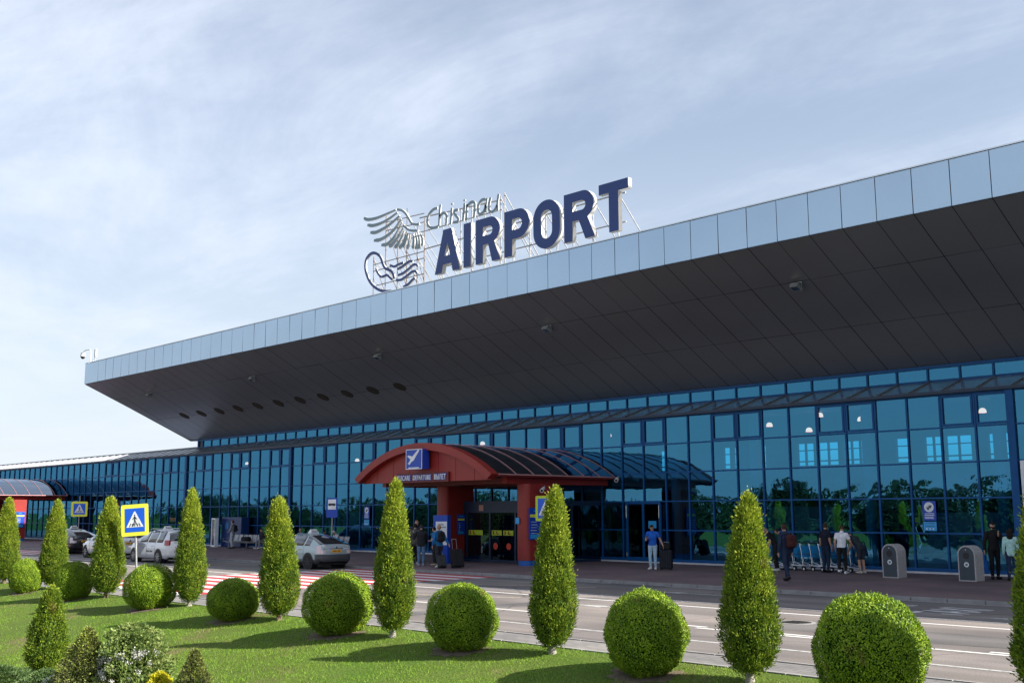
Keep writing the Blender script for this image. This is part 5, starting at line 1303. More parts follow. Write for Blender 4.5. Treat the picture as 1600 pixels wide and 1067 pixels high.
P_ = g_.normal(0, 1, (n_, 3)); P_ = unit(P_) * np.array([0.3, 0.3, 0.22]) + np.array([0, 0, 0.25])
obj('blossom', fast_mesh('blossom', kites(P_, g_.normal(0, 1, (n_, 3)), g_.normal(0, 1, (n_, 3)), g_.uniform(.02, .03, n_), g_.uniform(.02, .03, n_)), 4, [M['petal']]), t_)
# turf
n_ = 330000
gx = rng.uniform(-50, -3, n_); gy = 14.25 - rng.beta(1.15, 1.4, n_) * 8.5
keep = (gx > -26) | (rng.random(n_) < 0.45)
dens = np.sin(gx * 1.3 + 2 * np.sin(gy * 1.1)) * np.sin(gy * 2.1 + gx * 0.4) + 0.5 * np.sin(gx * 3.7 - gy * 2.9)
keep &= rng.random(n_) < np.clip(0.95 - 0.75 * dens, 0.06, 1)
for (x, y, r_, lab) in balls[:8]: keep &= ((gx - x) ** 2 + (gy - y) ** 2) > (r_ * 0.85) ** 2 * rng.uniform(0.7, 1.15, n_)
gx = gx[keep]; gy = gy[keep]; n_ = len(gx)
gz = lawn_z(gx, gy) - 0.004
P_ = np.stack([gx, gy, gz], 1)
hh = rng.uniform(0.022, 0.055, n_) * (1 + 0.7 * (np.sin(gx * 5.1 + gy * 3) * np.sin(gy * 4.3 - gx * 2) > 0.72)); wv = rng.uniform(0.006, 0.012, n_); aa = rng.uniform(0, 6.28, n_)
side = np.stack([np.cos(aa), np.sin(aa), 0 * aa], 1); ln = rng.normal(0, 0.55, (n_, 3)); ln[:, 2] = 1
tip = P_ + unit(ln) * hh[:, None]
V_ = np.stack([P_ - side * wv[:, None] / 2, P_ + side * wv[:, None] / 2, tip], 1).reshape(-1, 3)
tag(obj('grass', fast_mesh('grass', V_, 3, [M['grassblade']])), 'short green turf covering the sloping lawn', 'grass', kind='stuff')
# clover and fallen leaves scattered on the turf
# belt of trees far behind the viewer; shows only as the dark band mirrored in the glass
n_ = 70000
wx = rng.uniform(-420, 160, n_); prof = 5.2 + 2.0 * np.sin(wx * 0.045) + 1.2 * np.sin(wx * 0.13 + 1) + 0.8 * np.sin(wx * 0.41)
P_ = np.stack([wx, -135 + rng.normal(0, 3, n_), -2.4 + (prof + 2.6) * rng.uniform(0, 1, n_) ** 0.8], 1)
L1 = kites(P_, rng.normal(0, 1, (n_, 3)), rng.normal(0, 1, (n_, 3)), rng.uniform(0.5, 1.0, n_), rng.uniform(0.4, 0.8, n_))
parts_ = [L1]
for (tx, ty, th_, tr_) in ((-66, -30, 9.0, 2.6), (-58, -36, 7.5, 3.0), (-79, -28, 8.5, 3.0), (-49, -30, 6.5, 2.6), (-102, -33, 7.2, 3.2), (-130, -30, 7.0, 3), (-148, -34, 7.5, 3.5), (-176, -34, 8, 3.5), (-40, -26, 7, 2.4), (-205, -34, 9, 3.5), (-116, -40, 8, 3)):
    m_ = 8000; q = unit(rng.normal(0, 1, (m_, 3))) * (rng.random(m_) ** 0.4)[:, None]
    P2 = q * np.array([tr_, tr_, th_ * 0.42]) + np.array([tx, ty, -2.4 + th_ * 0.56])
    parts_.append(kites(P2, rng.normal(0, 1, (m_, 3)), rng.normal(0, 1, (m_, 3)), rng.uniform(0.2, 0.38, m_), rng.uniform(0.14, 0.26, m_)))
tag(obj('distant_wood', fast_mesh('distant_wood', np.concatenate(parts_), 4, [M['wood_far']])), 'dark belt of trees mirrored in the glass wall', 'wood', kind='stuff')

# ------------------------------------------------------------------ cars
def car_paint(name, c, rough=0.25): return mat(name, c, rough, 0.15, 0.02, 1.0, coat=0.8)
M['carglass'] = mat('car_glass', (0.012, 0.016, 0.018), 0.05, 0, 0.02, spec=0.9, coat=1.0)
M['teal'] = car_paint('silver_green_paint', (0.36, 0.45, 0.46)); M['silver'] = car_paint('silver_paint', (0.68, 0.69, 0.71)); M['carwhite'] = car_paint('white_car_paint', (0.80, 0.80, 0.80)); M['carblack'] = mat('black_car_paint', (0.008, 0.008, 0.011), 0.22, 0.0, 0.02, coat=0.35)
M['bumper'] = mat('dark_bumper', (0.045, 0.05, 0.055), 0.5)
M['taillight'] = mat('tail_light_red', (0.36, 0.015, 0.015), 0.15, 0, 0.03, coat=1.0)
M['tailclear'] = mat('tail_light_clear', (0.66, 0.52, 0.52), 0.12, 0, 0.03, coat=1.0)
M['rim'] = mat('alloy_rim', (0.42, 0.43, 0.45), 0.3, 0.8, 0.05)
M['rimdark'] = mat('dark_rim', (0.05, 0.05, 0.055), 0.4, 0.5, 0.05)
def make_car(label, loc, rz, paint, style='hatch', bumper=None, rim='rim', tail='taillight', sign='white'):
    """local x forward from rear bumper, y left, z up"""
    t_ = thing('parked_car', label, 'car', loc, rz, 'taxis parked along the kerb')
    if style == 'hatch':   # fastback liftback
        L_, W_, Hc = 4.46, 0.875, 1.49
        top = [(0.0, 0.93), (0.05, 1.02), (0.16, 1.06), (0.45, 1.17), (0.8, 1.30), (1.2, 1.41), (1.65, 1.48), (2.15, 1.49), (2.6, 1.43), (2.95, 1.27), (3.3, 1.07), (3.55, 0.96), (3.9, 0.90), (4.2, 0.80), (4.38, 0.68), (4.46, 0.52)]
        rw = (0.14, 1.22); ws = (2.6, 3.32); sw = [(0.78, 1.18), (1.26, 2.08), (2.14, 2.98)]; belt = 0.98
    elif style == 'estate':
        L_, W_, Hc = 4.62, 0.885, 1.58
        top = [(0.0, 0.95), (0.04, 1.08), (0.12, 1.22), (0.24, 1.40), (0.36, 1.52), (0.7, 1.56), (1.25, 1.585), (1.8, 1.59), (2.35, 1.55), (2.75, 1.42), (3.1, 1.22), (3.45, 1.03), (3.7, 0.96), (4.1, 0.86), (4.45, 0.72), (4.62, 0.52)]
        rw = (0.05, 0.34); ws = (2.4, 3.42); sw = [(0.50, 1.15), (1.22, 2.05), (2.12, 3.05)]; belt = 0.98
    else:
        L_, W_, Hc = 4.35, 0.88, 1.47
        top = [(0.0, 0.95), (0.05, 1.04), (0.2, 1.10), (0.42, 1.24), (0.66, 1.38), (1.0, 1.45), (1.5, 1.47), (2.05, 1.47), (2.5, 1.38), (2.9, 1.19), (3.2, 1.03), (3.45, 0.95), (3.8, 0.88), (4.1, 0.78), (4.28, 0.64), (4.35, 0.5)]
        rw = (0.18, 0.72); ws = (2.3, 3.15); sw = [(0.75, 1.15), (1.22, 2.0), (2.07, 2.9)]; belt = 0.96
    xs = sorted(set([p[0] for p in top] + [v for a in sw for v in a] + [rw[0], rw[1], ws[0], ws[1], 0.44, 1.28, 3.06, 3.9] + list(np.linspace(0.1, L_ - 0.05, 34))))
    xs = [xs[0]] + [b for a, b in zip(xs[:-1], xs[1:]) if b - a > 0.02]
    wx_ = ([0, .05, .2, .6, 1.2, 3.2, 3.9, 4.25, L_], [.78, .88, .955, .99, 1, 1, .95, .82, .62])
    tx0 = np.array([p[0] for p in top]); tz0 = np.array([p[1] for p in top])
    tx_ = np.linspace(0, L_, 160); tz_ = np.interp(tx_, tx0, tz0)
    ker = np.array([1, 2, 3, 4, 5, 4, 3, 2, 1.0]); ker /= ker.sum()
    pad = np.concatenate([np.full(4, tz_[0]), tz_, np.full(4, tz_[-1])]); zs2 = np.convolve(pad, ker, 'valid'); zs2[:3] = tz_[:3]; zs2[-3:] = tz_[-3:]; tz_ = zs2
    ring = []
    for x in xs:
        w = W_ * np.interp(x, *wx_); zt = float(np.interp(x, tx_, tz_)); bl = min(belt, zt - 0.05) if zt < belt + 0.09 else belt
        bl = bl - 0.02 * max(0, (x - 2.5))
        cab = max(0.0, min(1.0, (zt - bl - 0.05) / 0.4)); wt = w * (0.93 - 0.27 * cab)
        zb = 0.20 + (0.10 if x < 0.15 else 0) + (0.06 if x > L_ - 0.2 else 0)
        ring.append([(w * 0.80, zb), (w * 0.965, zb + 0.05), (w * 0.995, 0.42), (w * 1.0, 0.62), (w * 0.985, (0.62 + bl) / 2 + 0.03), (w * 0.945, bl), (w * 0.945 + (wt - w * 0.945) * 0.5, bl + (zt - 0.06 - bl) * 0.52), (wt, zt - 0.055 * max(cab, .4)), (wt * 0.62, zt - 0.008), (0.0, zt)])
    nk = 10
    def P(i, k, s_): y, z_ = ring[i][k]; return (xs[i], s_ * y, z_)
    mbs = {}
    def face(key, pts): mbs.setdefault(key, MB()).add(pts, [tuple(range(len(pts)))], 0, True)
    for i in range(len(xs) - 1):
        xm = (xs[i] + xs[i + 1]) / 2
        for k in range(nk - 1):
            for s_ in (1, -1):
                q = [P(i, k, s_), P(i + 1, k, s_), P(i + 1, k + 1, s_), P(i, k + 1, s_)]
                if s_ < 0: q = q[::-1]
                key = 'body'
                if k in (5, 6) and any(a < xm < b for a, b in sw):
                    j = [n for n, (a, b) in enumerate(sw) if a < xm < b][0]; key = ('side_window', j, s_)
                elif k in (7, 8) and rw[0] < xm < rw[1]: key = 'rear_window'
                elif k in (7, 8) and ws[0] < xm < ws[1]: key = 'windscreen'
                elif bumper and k <= 1 : key = 'bumper'
                elif bumper and k == 2 and xm < 0.35: key = 'bumper'
                face(key, q)
    # end caps
    for i, sgn in ((0, 1), (len(xs) - 1, -1)):
        for k in range(nk - 1):
            q = [P(i, k, 1), P(i, k + 1, 1), P(i, k + 1, -1), P(i, k, -1)]
            if sgn < 0: q = q[::-1]
            face('bumper' if bumper and k <= 2 else 'body', q)
    under = MB(); under.box(0.15, L_ - 0.15, -W_ * 0.8, W_ * 0.8, 0.18, 0.26); under.build('underbody', M['black'], t_)
    body = None
    for key, mb in mbs.items():
        nm = key if isinstance(key, str) else key[0]
        mt = paint if nm == 'body' else (bumper if nm == 'bumper' else M['carglass'])
        me = mb.mesh(nm, mt)
        bm = bmesh.new(); bm.from_mesh(me); bmesh.ops.remove_doubles(bm, verts=bm.verts, dist=0.0005); bmesh.ops.recalc_face_normals(bm, faces=bm.faces) if nm == 'body' else None; bm.to_mesh(me); bm.free()
        o = obj(nm, me, t_)
        if nm != 'body':
            so = o.modifiers.new('thickness', 'SOLIDIFY'); so.thickness = 0.008; so.offset = 0
        else: body = o
    # seams of the doors
    b_ = MB()
    for xx in (1.20, 2.10, 3.05):
        for s_ in (1, -1): b_.path([(xx, s_ * (W_ * 1.0 + 0.001), 0.30), (xx, s_ * (W_ * 1.003), 0.62), (xx, s_ * (W_ * 0.99), 0.80), (xx, s_ * (W_ * 0.95), belt - 0.01)], 0.005, 4)
    b_.build('door_seam', M['black'], body)
    b_ = MB()
    for xx in (1.35, 2.25):
        for s_ in (1, -1): b_.bbox(xx, xx + 0.2, s_ * W_ * 1.0 - 0.015, s_ * W_ * 1.0 + 0.018, 0.80, 0.835, 0.006)
    b_.build('door_handle', paint, body)
    # wheels
    for xx, s_ in ((0.84, 1), (0.84, -1), (3.54, 1), (3.54, -1)):
        w = W_ * float(np.interp(xx, *wx_)); yo = s_ * (w + 0.004)
        b_ = MB(); b_.tube((xx, s_ * (w - 0.30), 0.33), (xx, yo + s_ * 0.002, 0.33), 0.375, n=28); b_.build('wheel_arch', M['black'], body)
        wh = MB(); wh.tube((xx, s_ * (w - 0.2), 0.31), (xx, yo + s_ * 0.004, 0.31), 0.31, n=28); wh.tube((xx, yo + s_ * 0.004, 0.31), (xx, yo + s_ * 0.016, 0.31), 0.30, 0.285, n=28)
        w_ = wh.build('wheel', M['rubber'], t_)
        rm = MB(); c0 = Vector((xx, yo + s_ * 0.018, 0.31))
        for q in range(20):
            a0, a1 = R(18 * q), R(18 * (q + 1))
            p = lambda r_, a: (c0.x + r_ * math.cos(a), c0.y, c0.z + r_ * math.sin(a))
            rm.quad(p(0.18, a0), p(0.205, a0), p(0.205, a1), p(0.18, a1))
            rm.quad(p(0.18, a1), p(0.205, a1), p(0.205, a0), p(0.18, a0))
        for q in range(7):
            a = R(360 / 7 * q + 10); rm.bar((c0.x, c0.y, c0.z), (c0.x + 0.19 * math.cos(a), c0.y, c0.z + 0.19 * math.sin(a)), 0.012, 0.045)
        rm.tube(c0 - Vector((0, 0.006, 0)), c0 + Vector((0, 0.006, 0)), 0.05, n=14); rm.build('rim', M[rim], w_)
    # tail lights
    for s_ in (1, -1):
        z0_, z1_, yi = {'hatch': (0.66, 0.985, 0.56), 'estate': (0.86, 1.10, 0.74), 'other': (0.84, 0.965, 0.42)}[style]
        fp = [(-0.022, yi), (-0.022, 0.675), (0.03, 0.785), (0.10, 0.828), (0.22, 0.862), (0.22, 0.80), (0.08, 0.74), (0.03, yi)]
        b_ = MB(); n = len(fp); tw = 0.05 if style == 'hatch' else 0.03
        lo = [(p[0], s_ * (p[1] * W_ / 0.875 - 0.0), z0_) for p in fp]; hi = [(p[0] + tw, s_ * (p[1] * W_ / 0.875 - 0.035), z1_) for p in fp]
        b_.add(lo + hi, [tuple(range(n)), tuple(range(2 * n - 1, n - 1, -1))] + [(k, (k + 1) % n, n + (k + 1) % n, n + k) for k in range(n)], 0, False)
        b_.build('taillight', M[tail], t_)
    zpl = 0.76 if style != 'other' else 0.80
    b_ = MB(); b_.box(-0.022, -0.012, -0.26, 0.26, zpl - 0.055, zpl + 0.055); pl = b_.build('licence_plate', M['orange'], t_)
    b_ = MB()
    for q, yy in enumerate((-.19, -.14, -.09, 0.0, 0.05, .10, .16)): b_.box(-0.026, -0.023, yy, yy + 0.032, zpl - 0.03, zpl + 0.03)
    b_.build('plate_characters', M['black'], pl)
    b_ = MB(); b_.bbox(-0.02, 0.01, -0.34, 0.34, zpl + 0.085, zpl + 0.115, 0.008); b_.tube((-0.03, 0, zpl + .15), (0.0, 0, zpl + .15), 0.045, n=12); b_.build('boot_trim', M['chrome'], t_)
    for s_ in (1, -1):
        b_ = MB(); b_.bbox(2.86, 3.02, s_ * (W_ + 0.02) - 0.02, s_ * (W_ + 0.16), 0.93, 1.06, 0.03) if s_ > 0 else b_.bbox(2.86, 3.02, -(W_ + 0.18), -(W_ - 0.02), 0.93, 1.06, 0.03); b_.build('door_mirror', paint, t_)
        b_ = MB(); b_.bbox(4.0, L_ - 0.12, s_ * 0.62 - 0.12, s_ * 0.62 + 0.12, 0.64, 0.76, 0.02); b_.build('headlight', M['chrome'], t_)
    if style == 'estate':
        b_ = MB()
        for s_ in (1, -1): b_.path([(0.6, s_ * 0.56, 1.57), (0.75, s_ * 0.56, 1.62), (2.2, s_ * 0.56, 1.625), (2.4, s_ * 0.56, 1.57)], 0.014, 6)
        b_.build('roof_rail', M['chrome'], t_)
    b_ = MB(); b_.tube((0.75 if style != 'estate' else 0.6, 0, Hc - 0.12), (0.55, 0, Hc + 0.08), 0.012, 0.006, 6); b_.build('aerial', M['black'], t_)
    # illuminated-style roof box
    zc = Hc - 0.005; xr = 1.72
    b_ = MB(); b_.add([(xr - .10, -.24, zc), (xr + .10, -.24, zc), (xr + .10, .24, zc), (xr - .10, .24, zc), (xr - .05, -.15, zc + .17), (xr + .05, -.15, zc + .17), (xr + .05, .15, zc + .17), (xr - .05, .15, zc + .17)],
        [(4, 5, 6, 7), (0, 1, 5, 4), (1, 2, 6, 5), (2, 3, 7, 6), (3, 0, 4, 7)]); rs = b_.build('roof_sign', M['paper'] if sign == 'white' else M['yellowsun'], t_)
    bv = rs.modifiers.new('bevel', 'BEVEL'); bv.width = 0.02; bv.segments = 2
    if sign == 'white':
        me = text_mesh('lettering', 'TAXI', 0.15, [M['black']], 0.002, 0.003); o = obj('lettering', me, rs)
        o.location = (xr - 0.092, 0, zc + 0.035); o.rotation_euler = (R(74), 0, R(-90))
    return t_
make_car('silver green hatchback taxi with dark rear bumper and white roof box', (-39.15, 27.52, 0), R(180.5), M['teal'], 'hatch', M['bumper'], 'rimdark', 'tailclear')
c2 = make_car('silver estate taxi with bright alloy wheels beside the large crossing sign', (-49.15, 25.68, 0), R(179), M['silver'], 'estate', None, 'rim', 'taillight')
b_ = MB()   # dark swoosh on the flank
b_.add([(3.35, -0.0, .36), (2.8, 0, .36), (2.2, 0, .86), (2.55, 0, .93), (3.1, 0, .93)], [(0, 1, 2, 3, 4)])
for q in range(len(b_.v)): b_.v[q] = (b_.v[q][0], 0.897 if b_.v[q][2] < 0.9 else 0.872, b_.v[q][2])
b_.build('flank_decal', M['grey'], c2)
b_ = MB()
for xx in (1.45, 1.55, 1.65, 1.8, 1.9, 2.0): b_.box(xx, xx + 0.07, 0.886, 0.8895, 0.52, 0.60)
b_.build('flank_digits', M['darkpanel'], c2)
make_car('white hatchback taxi half hidden by a thuja, red tail lamps and yellow roof box', (-56.1, 26.25, 0), R(180), M['carwhite'], 'other', None, 'rim', 'taillight', 'yellow')
make_car('black hatchback taxi at the far left under the small crossing sign', (-64.9, 27.6, 0), R(181), M['carblack'], 'hatch', None, 'rimdark', 'tailclear')
t_ = thing('utility_box', 'pale grey utility box standing behind the black taxi', 'utility box', (-62.6, 29.6, 0.1), R(20))
b_ = MB(); b_.bbox(-0.42, 0.42, -0.25, 0.25, 0.0, 1.45, 0.06); b_.build('cabinet', M['grey'], t_)
b_ = MB(); b_.box(-0.36, 0.36, -0.262, -0.251, 0.1, 1.3); d_ = b_.build('door', mat('pale_grey_door', (0.35, 0.37, 0.40), 0.5), t_)
# ------------------------------------------------------------------ benches, kiosk
def bench(label, x0, n, y, rz=0.0):
    t_ = thing('metal_bench', label, 'bench', (x0, y, 0.15), rz, 'perforated metal benches along the glass')
    b_ = MB(); L_ = n * 0.56; b_.box(-0.05, L_ + 0.05, -0.03, 0.03, 0.34, 0.40)
    b_.build('beam', M['steel'], t_)
    for x in (0.3, L_ / 2, L_ - 0.3):
        b_ = MB(); b_.bar((x, -0.28, 0.03), (x, 0.28, 0.03), 0.05, 0.04); b_.bar((x, 0, 0.03), (x, 0, 0.36), 0.05, 0.05); b_.build('leg', M['steel'], t_)
    for k in range(n):
        x = k * 0.56 + 0.03
        b_ = MB(); prof = [(-0.30, 0.43), (-0.26, 0.45), (0.0, 0.41), (0.14, 0.42), (0.20, 0.50), (0.28, 0.80), (0.30, 0.86)]
        vs = [(x + dx, p[0], p[1]) for dx in (0, 0.50) for p in prof]; m_ = len(prof)
        b_.add(vs, [(q, m_ + q, m_ + q + 1, q + 1) for q in range(m_ - 1)], 0, True)
        o = b_.build('seat', M['steel'], t_); so = o.modifiers.new('t', 'SOLIDIFY'); so.thickness = 0.015
    for x in (0.0, L_ / 2, L_):
        b_ = MB(); b_.path([(x, -0.25, 0.42), (x, -0.27, 0.62), (x, 0.15, 0.64), (x, 0.2, 0.5)], 0.016, 6); b_.build('armrest', M['chrome'], t_)
    return t_
bench('long metal bench by the glass left of the silver taxi', -65.0, 9, 37.0)
bench('metal bench with people seated, between the silver green taxi and the red entrance', -57.6, 9, 37.6)
t_ = thing('vending_kiosk', 'tall dark blue vending kiosk against the glass at the left', 'kiosk', (-65.7, 38.0, 0.15))
b_ = MB(); b_.bbox(-1.35, 1.2, -0.25, 0.35, 0.02, 1.95, 0.03); b_.build('cabinet', M['signblue'] if False else mat('kiosk_blue', (0.008, 0.03, 0.13), 0.3), t_)
b_ = MB(); b_.tube((-0.6, -0.262, 1.4), (-0.6, -0.252, 1.4), 0.25, n=20); b_.tube((0.5, -0.262, 0.6), (0.5, -0.252, 0.6), 0.3, n=20); b_.build('round_graphic', mat('kiosk_cyan', (0.01, 0.12, 0.30), 0.4), t_)
t_ = thing('display_case', 'narrow silver framed display case standing left of the long bench', 'display case', (-67.3, 37.4, 0.15), R(-8))
b_ = MB()
for x in (-0.30, 0.30): b_.box(x - 0.05, x + 0.05, -0.12, 0.12, 0.0, 1.9)
b_.box(-0.25, 0.25, -0.12, 0.12, 1.80, 1.9); b_.box(-0.25, 0.25, -0.12, 0.12, 0.0, 0.12); b_.build('frame', M['paper'], t_)
b_ = MB(); b_.quad((-0.25, -0.08, 0.12), (0.25, -0.08, 0.12), (0.25, -0.08, 1.8), (-0.25, -0.08, 1.8)); b_.build('pane', M['carglass'], t_)
b_ = MB()
for z_ in (0.5, 0.9, 1.25, 1.5): b_.box(-0.22, 0.22, -0.085, -0.082, z_, z_ + 0.02); b_.box(-0.15, 0.1, -0.085, -0.082, z_ + .03, z_ + .16)
b_.build('shelf', M['grey'], t_)
t_ = thing('lit_shop_sign', 'small red lit sign glowing inside the wing glass near the large crossing sign', 'sign', (-76.8, 39.2, 1.9))
b_ = MB(); b_.box(-0.75, 0.75, -0.03, 0.03, -0.22, 0.22); b_.build('panel', M['black'], t_)
b_ = MB()
x = -0.65
for w_, gap_ in ((.18, .1), (.2, .1), (.16, .1), (.22, .1)):
    for q in ((x, x + .05, -.15, .15), (x, x + w_, .10, .15), (x, x + w_, -.02, .03), (x + w_ - .05, x + w_, -.15, .15)): b_.box(q[0], q[1], -0.045, -0.032, q[2], q[3])
    x += w_ + gap_
b_.build('glowing_bars', M['screenred'], t_)

# ------------------------------------------------------------------ people
def skin_mat(nm, c): return mat(nm, c, 0.55, 0, 0.06, 6)
SK = [skin_mat('skin_light', (0.46, 0.27, 0.19)), skin_mat('skin_tan', (0.38, 0.21, 0.14))]
_cm = {}
def cloth(c, k='c'):
    key = tuple(c)
    if key not in _cm: _cm[key] = mat('fabric_%02d' % len(_cm), c, 0.85, 0, 0.18, 9, 0.5, 55, 0.25)
    return _cm[key]
def cap_piece(bm, p0, p1, a0, b0, a1, b1, side, n=14, rings=5):
    """tapered elliptical capsule; a across 'side', b perpendicular to it"""
    p0 = Vector(p0); p1 = Vector(p1); ax = (p1 - p0); L_ = ax.length; ax.normalize()
    s_ = Vector(side) - ax * ax.dot(Vector(side)); s_.normalize(); d = ax.cross(s_)
    rows = []
    for q in range(rings + 1):
        a = math.pi / 2 * (1 - q / rings); rows.append((-math.sin(a) * min(a0, b0), math.cos(a), 0))
    for q in range(rings + 1):
        a = math.pi / 2 * q / rings; rows.append((L_ + math.sin(a) * min(a1, b1), math.cos(a), 1))
    vs = []
    for (h_, k, e) in rows:
        A, B = (a0, b0) if e == 0 else (a1, b1)
        c_ = p0 + ax * h_
        vs.append([bm.verts.new(c_ + s_ * (A * max(k, 0.02) * math.cos(2 * math.pi * j / n)) + d * (B * max(k, 0.02) * math.sin(2 * math.pi * j / n))) for j in range(n)])
    for r0, r1 in zip(vs[:-1], vs[1:]):
        for j in range(n): bm.faces.new((r0[j], r0[(j + 1) % n], r1[(j + 1) % n], r1[j]))
    bm.faces.new(vs[0][::-1]); bm.faces.new(vs[-1])
def person(label, loc, face, top=(.1, .1, .1), legs=(.02, .02, .03), shoes=(.02, .02, .02), hair=(.03, .02, .015), skin=0, height=1.75, lean=0, turn=0, headtilt=0, arms=None, legpose=None, seated=False,
           sleeves='short', shorts=False, hairlen='short', hood=False, cap=None, beard=False, jacket=0.0, build=1.0, stride=0.0, voxel=0.0095, group=None, topgroup=None):
    rz = R(face - 90)
    t_ = thing('person', label, 'person', loc, rz, group); k = height / 1.75; t_.scale = (k, k, k)
    V = Vector
    dz = -0.44 if seated else 0
    pel = V((0, -0.06 if seated else 0, 0.94 + dz))
    rot = Matrix.Rotation(-R(lean), 3, 'X') @ Matrix.Rotation(R(turn), 3, 'Z')
    U = lambda x, y, z_: pel + rot @ V((x, y, z_ - 0.94))
    waist, chest, neck, hd = U(0, 0, 1.10), U(0, 0.0, 1.30), U(0, -0.005, 1.47), U(0, 0.0, 1.50)
    hr = Matrix.Rotation(-R(lean * 0.3 + headtilt), 3, 'X'); head = hd + (rot @ hr) @ V((0, 0.025, 0.135))
    P = []   # (label, p0, p1, a0,b0,a1,b1, side)
    X = rot @ V((1, 0, 0)); bl = build
    P += [('pelvis', pel + V((0, 0, -0.02)), waist, .160 * bl, .105 * bl, .142 * bl, .098 * bl, X), ('torso', waist, chest, .142 * bl, .098 * bl, .165 * bl, .112 * bl, X), ('torso', chest, U(0, -.005, 1.405), .165 * bl, .112 * bl, .125 * bl, .075 * bl, X),
          ('torso', U(-.13 * bl, 0, 1.395), U(.13 * bl, 0, 1.395), .062, .06, .062, .06, V((0, 0, 1))), ('neck', U(0, 0, 1.42), hd + (rot @ hr) @ V((0, .01, .05)), .057, .057, .052, .055, X)]
    hx = (rot @ hr) @ V((1, 0, 0)); hf = (rot @ hr) @ V((0, 1, 0)); hu = (rot @ hr) @ V((0, 0, 1))
    P += [('head', head - hu * 0.02 - hf * 0.008, head + hu * 0.035 - hf * 0.01, .073, .090, .070, .088, hx), ('head', head - hu * 0.075 + hf * 0.035, head - hu * 0.03 + hf * 0.03, .042, .045, .055, .055, hx),
          ('head', head - hu * 0.012 + hf * 0.088, head - hu * 0.035 + hf * 0.108, .010, .010, .014, .012, hx)]
    for s_ in (1, -1): P.append(('head', head + hx * s_ * 0.076 + hu * 0.01 - hf * 0.012, head + hx * s_ * 0.076 - hu * 0.02 - hf * 0.008, .010, .016, .009, .012, hx))
    arms = arms or {}
    for s_, nm in ((1, 'R'), (-1, 'L')):
        sh = U(s_ * .185 * bl, 0, 1.395)
        if nm in arms: el, wr, hdir = arms[nm]; el, wr, hdir = V(el), V(wr), V(hdir)
        else: el, wr, hdir = U(s_ * .235 * bl, -0.015, 1.12), U(s_ * .245 * bl, .05, .885), V((0, .18, -1))
        # keep bone lengths human
        el = sh + (el - sh).normalized() * 0.285; wr = el + (wr - el).normalized() * 0.255
        P += [('uarm', sh, sh.lerp(el, .62), .057, .057, .048, .048, X), ('uarm2', sh.lerp(el, .62), el, .048, .048, .040, .040, X), ('larm', el, el.lerp(wr, .5), .041, .041, .036, .036, X), ('larm', el.lerp(wr, .5), wr, .036, .036, .026, .026, X)]
        hdir.normalize(); sd = hdir.cross((wr - el).normalized().cross(hdir)) ; 
        pn = hdir.cross(V((0, 1, 0.2))); pn = pn.normalized() if pn.length > .1 else V((1, 0, 0))    # palm faces sideways to the body
        across = hdir.cross(pn).normalized()
        pe = wr + hdir * 0.085
        P.append(('hand', wr + hdir * .01, pe, .030, .017, .036, .015, across))
        for j, (off, ln_) in enumerate(((-.030, .060), (-.010, .072), (.010, .068), (.029, .052))):
            b0 = pe + across * off; d1 = (hdir + pn * (-s_) * 0.25).normalized(); m1 = b0 + d1 * ln_ * .5; d2 = (hdir + pn * (-s_) * 0.9).normalized(); e1 = m1 + d2 * ln_ * .5
            P += [('hand', b0, m1, .0088, .0088, .0082, .0082, across), ('hand', m1, e1, .0082, .0082, .0074, .0074, across)]
        tb0 = wr + hdir * 0.030 - across * 0.028; P += [('hand', tb0, tb0 + (hdir * .6 - across * .8).normalized() * .036, .012, .012, .0095, .0095, across), ('hand', tb0 + (hdir * .6 - across * .8).normalized() * .036, tb0 + (hdir * .6 - across * .8).normalized() * .036 + hdir * .026, .0095, .0095, .008, .008, across)]
        hip = pel + V((s_ * .085, 0, -0.03))
        if legpose and nm in legpose: kn, an = V(legpose[nm][0]), V(legpose[nm][1]); toe = V(legpose[nm][2]) if len(legpose[nm]) > 2 else V((0.1 * s_, 1, 0))
        elif seated: kn, an, toe = V((s_ * .12, .38, .50)), V((s_ * .12, .42, .09)), V((0.15 * s_, 1, 0))
        else:
            st = stride * s_; kn = V((s_ * .10, .03 + st * 0.5, .50)); an = V((s_ * .10, -.02 + st, .085 + (0.05 if st < -0.05 else 0))); toe = V((0.18 * s_, 1, -0.35 if st < -0.05 else 0))
        toe.normalize()
        P += [('thigh', hip, hip.lerp(kn, .55), .092, .095, .072, .076, X), ('thigh2', hip.lerp(kn, .55), kn, .072, .076, .056, .058, X), ('calf', kn, kn.lerp(an, .35), .055, .058, .054, .058, X), ('calf', kn.lerp(an, .35), an + V((0, 0, .03)), .054, .058, .037, .04, X)]
        hl = an + V((0, 0, -0.040)) - toe * 0.045
        P += [('foot', hl, hl + toe * .12, .036, .040, .044, .036, V((toe.y, -toe.x, 0))), ('foot', hl + toe * .12, hl + toe * .215, .044, .036, .038, .024, V((toe.y, -toe.x, 0))), ('foot', an, hl + toe * 0.06, .040, .045, .040, .04, V((toe.y, -toe.x, 0)))]
    bm = bmesh.new()
    for q in P: cap_piece(bm, *q[1:])
    me = bpy.data.meshes.new('tmp'); bm.to_mesh(me); bm.free()
    o = bpy.data.objects.new('tmp', me); link(o)
    md = o.modifiers.new('r', 'REMESH'); md.mode = 'VOXEL'; md.voxel_size = voxel
    sm = o.modifiers.new('s', 'SMOOTH'); sm.factor = 0.5; sm.iterations = 3
    me2 = bpy.data.meshes.new_from_object(o.evaluated_get(bpy.context.evaluated_depsgraph_get()))
    bpy.data.objects.remove(o); bpy.data.meshes.remove(me)
    me2.name = 'body'; me2.materials.clear(); me2.materials.append(SK[skin])
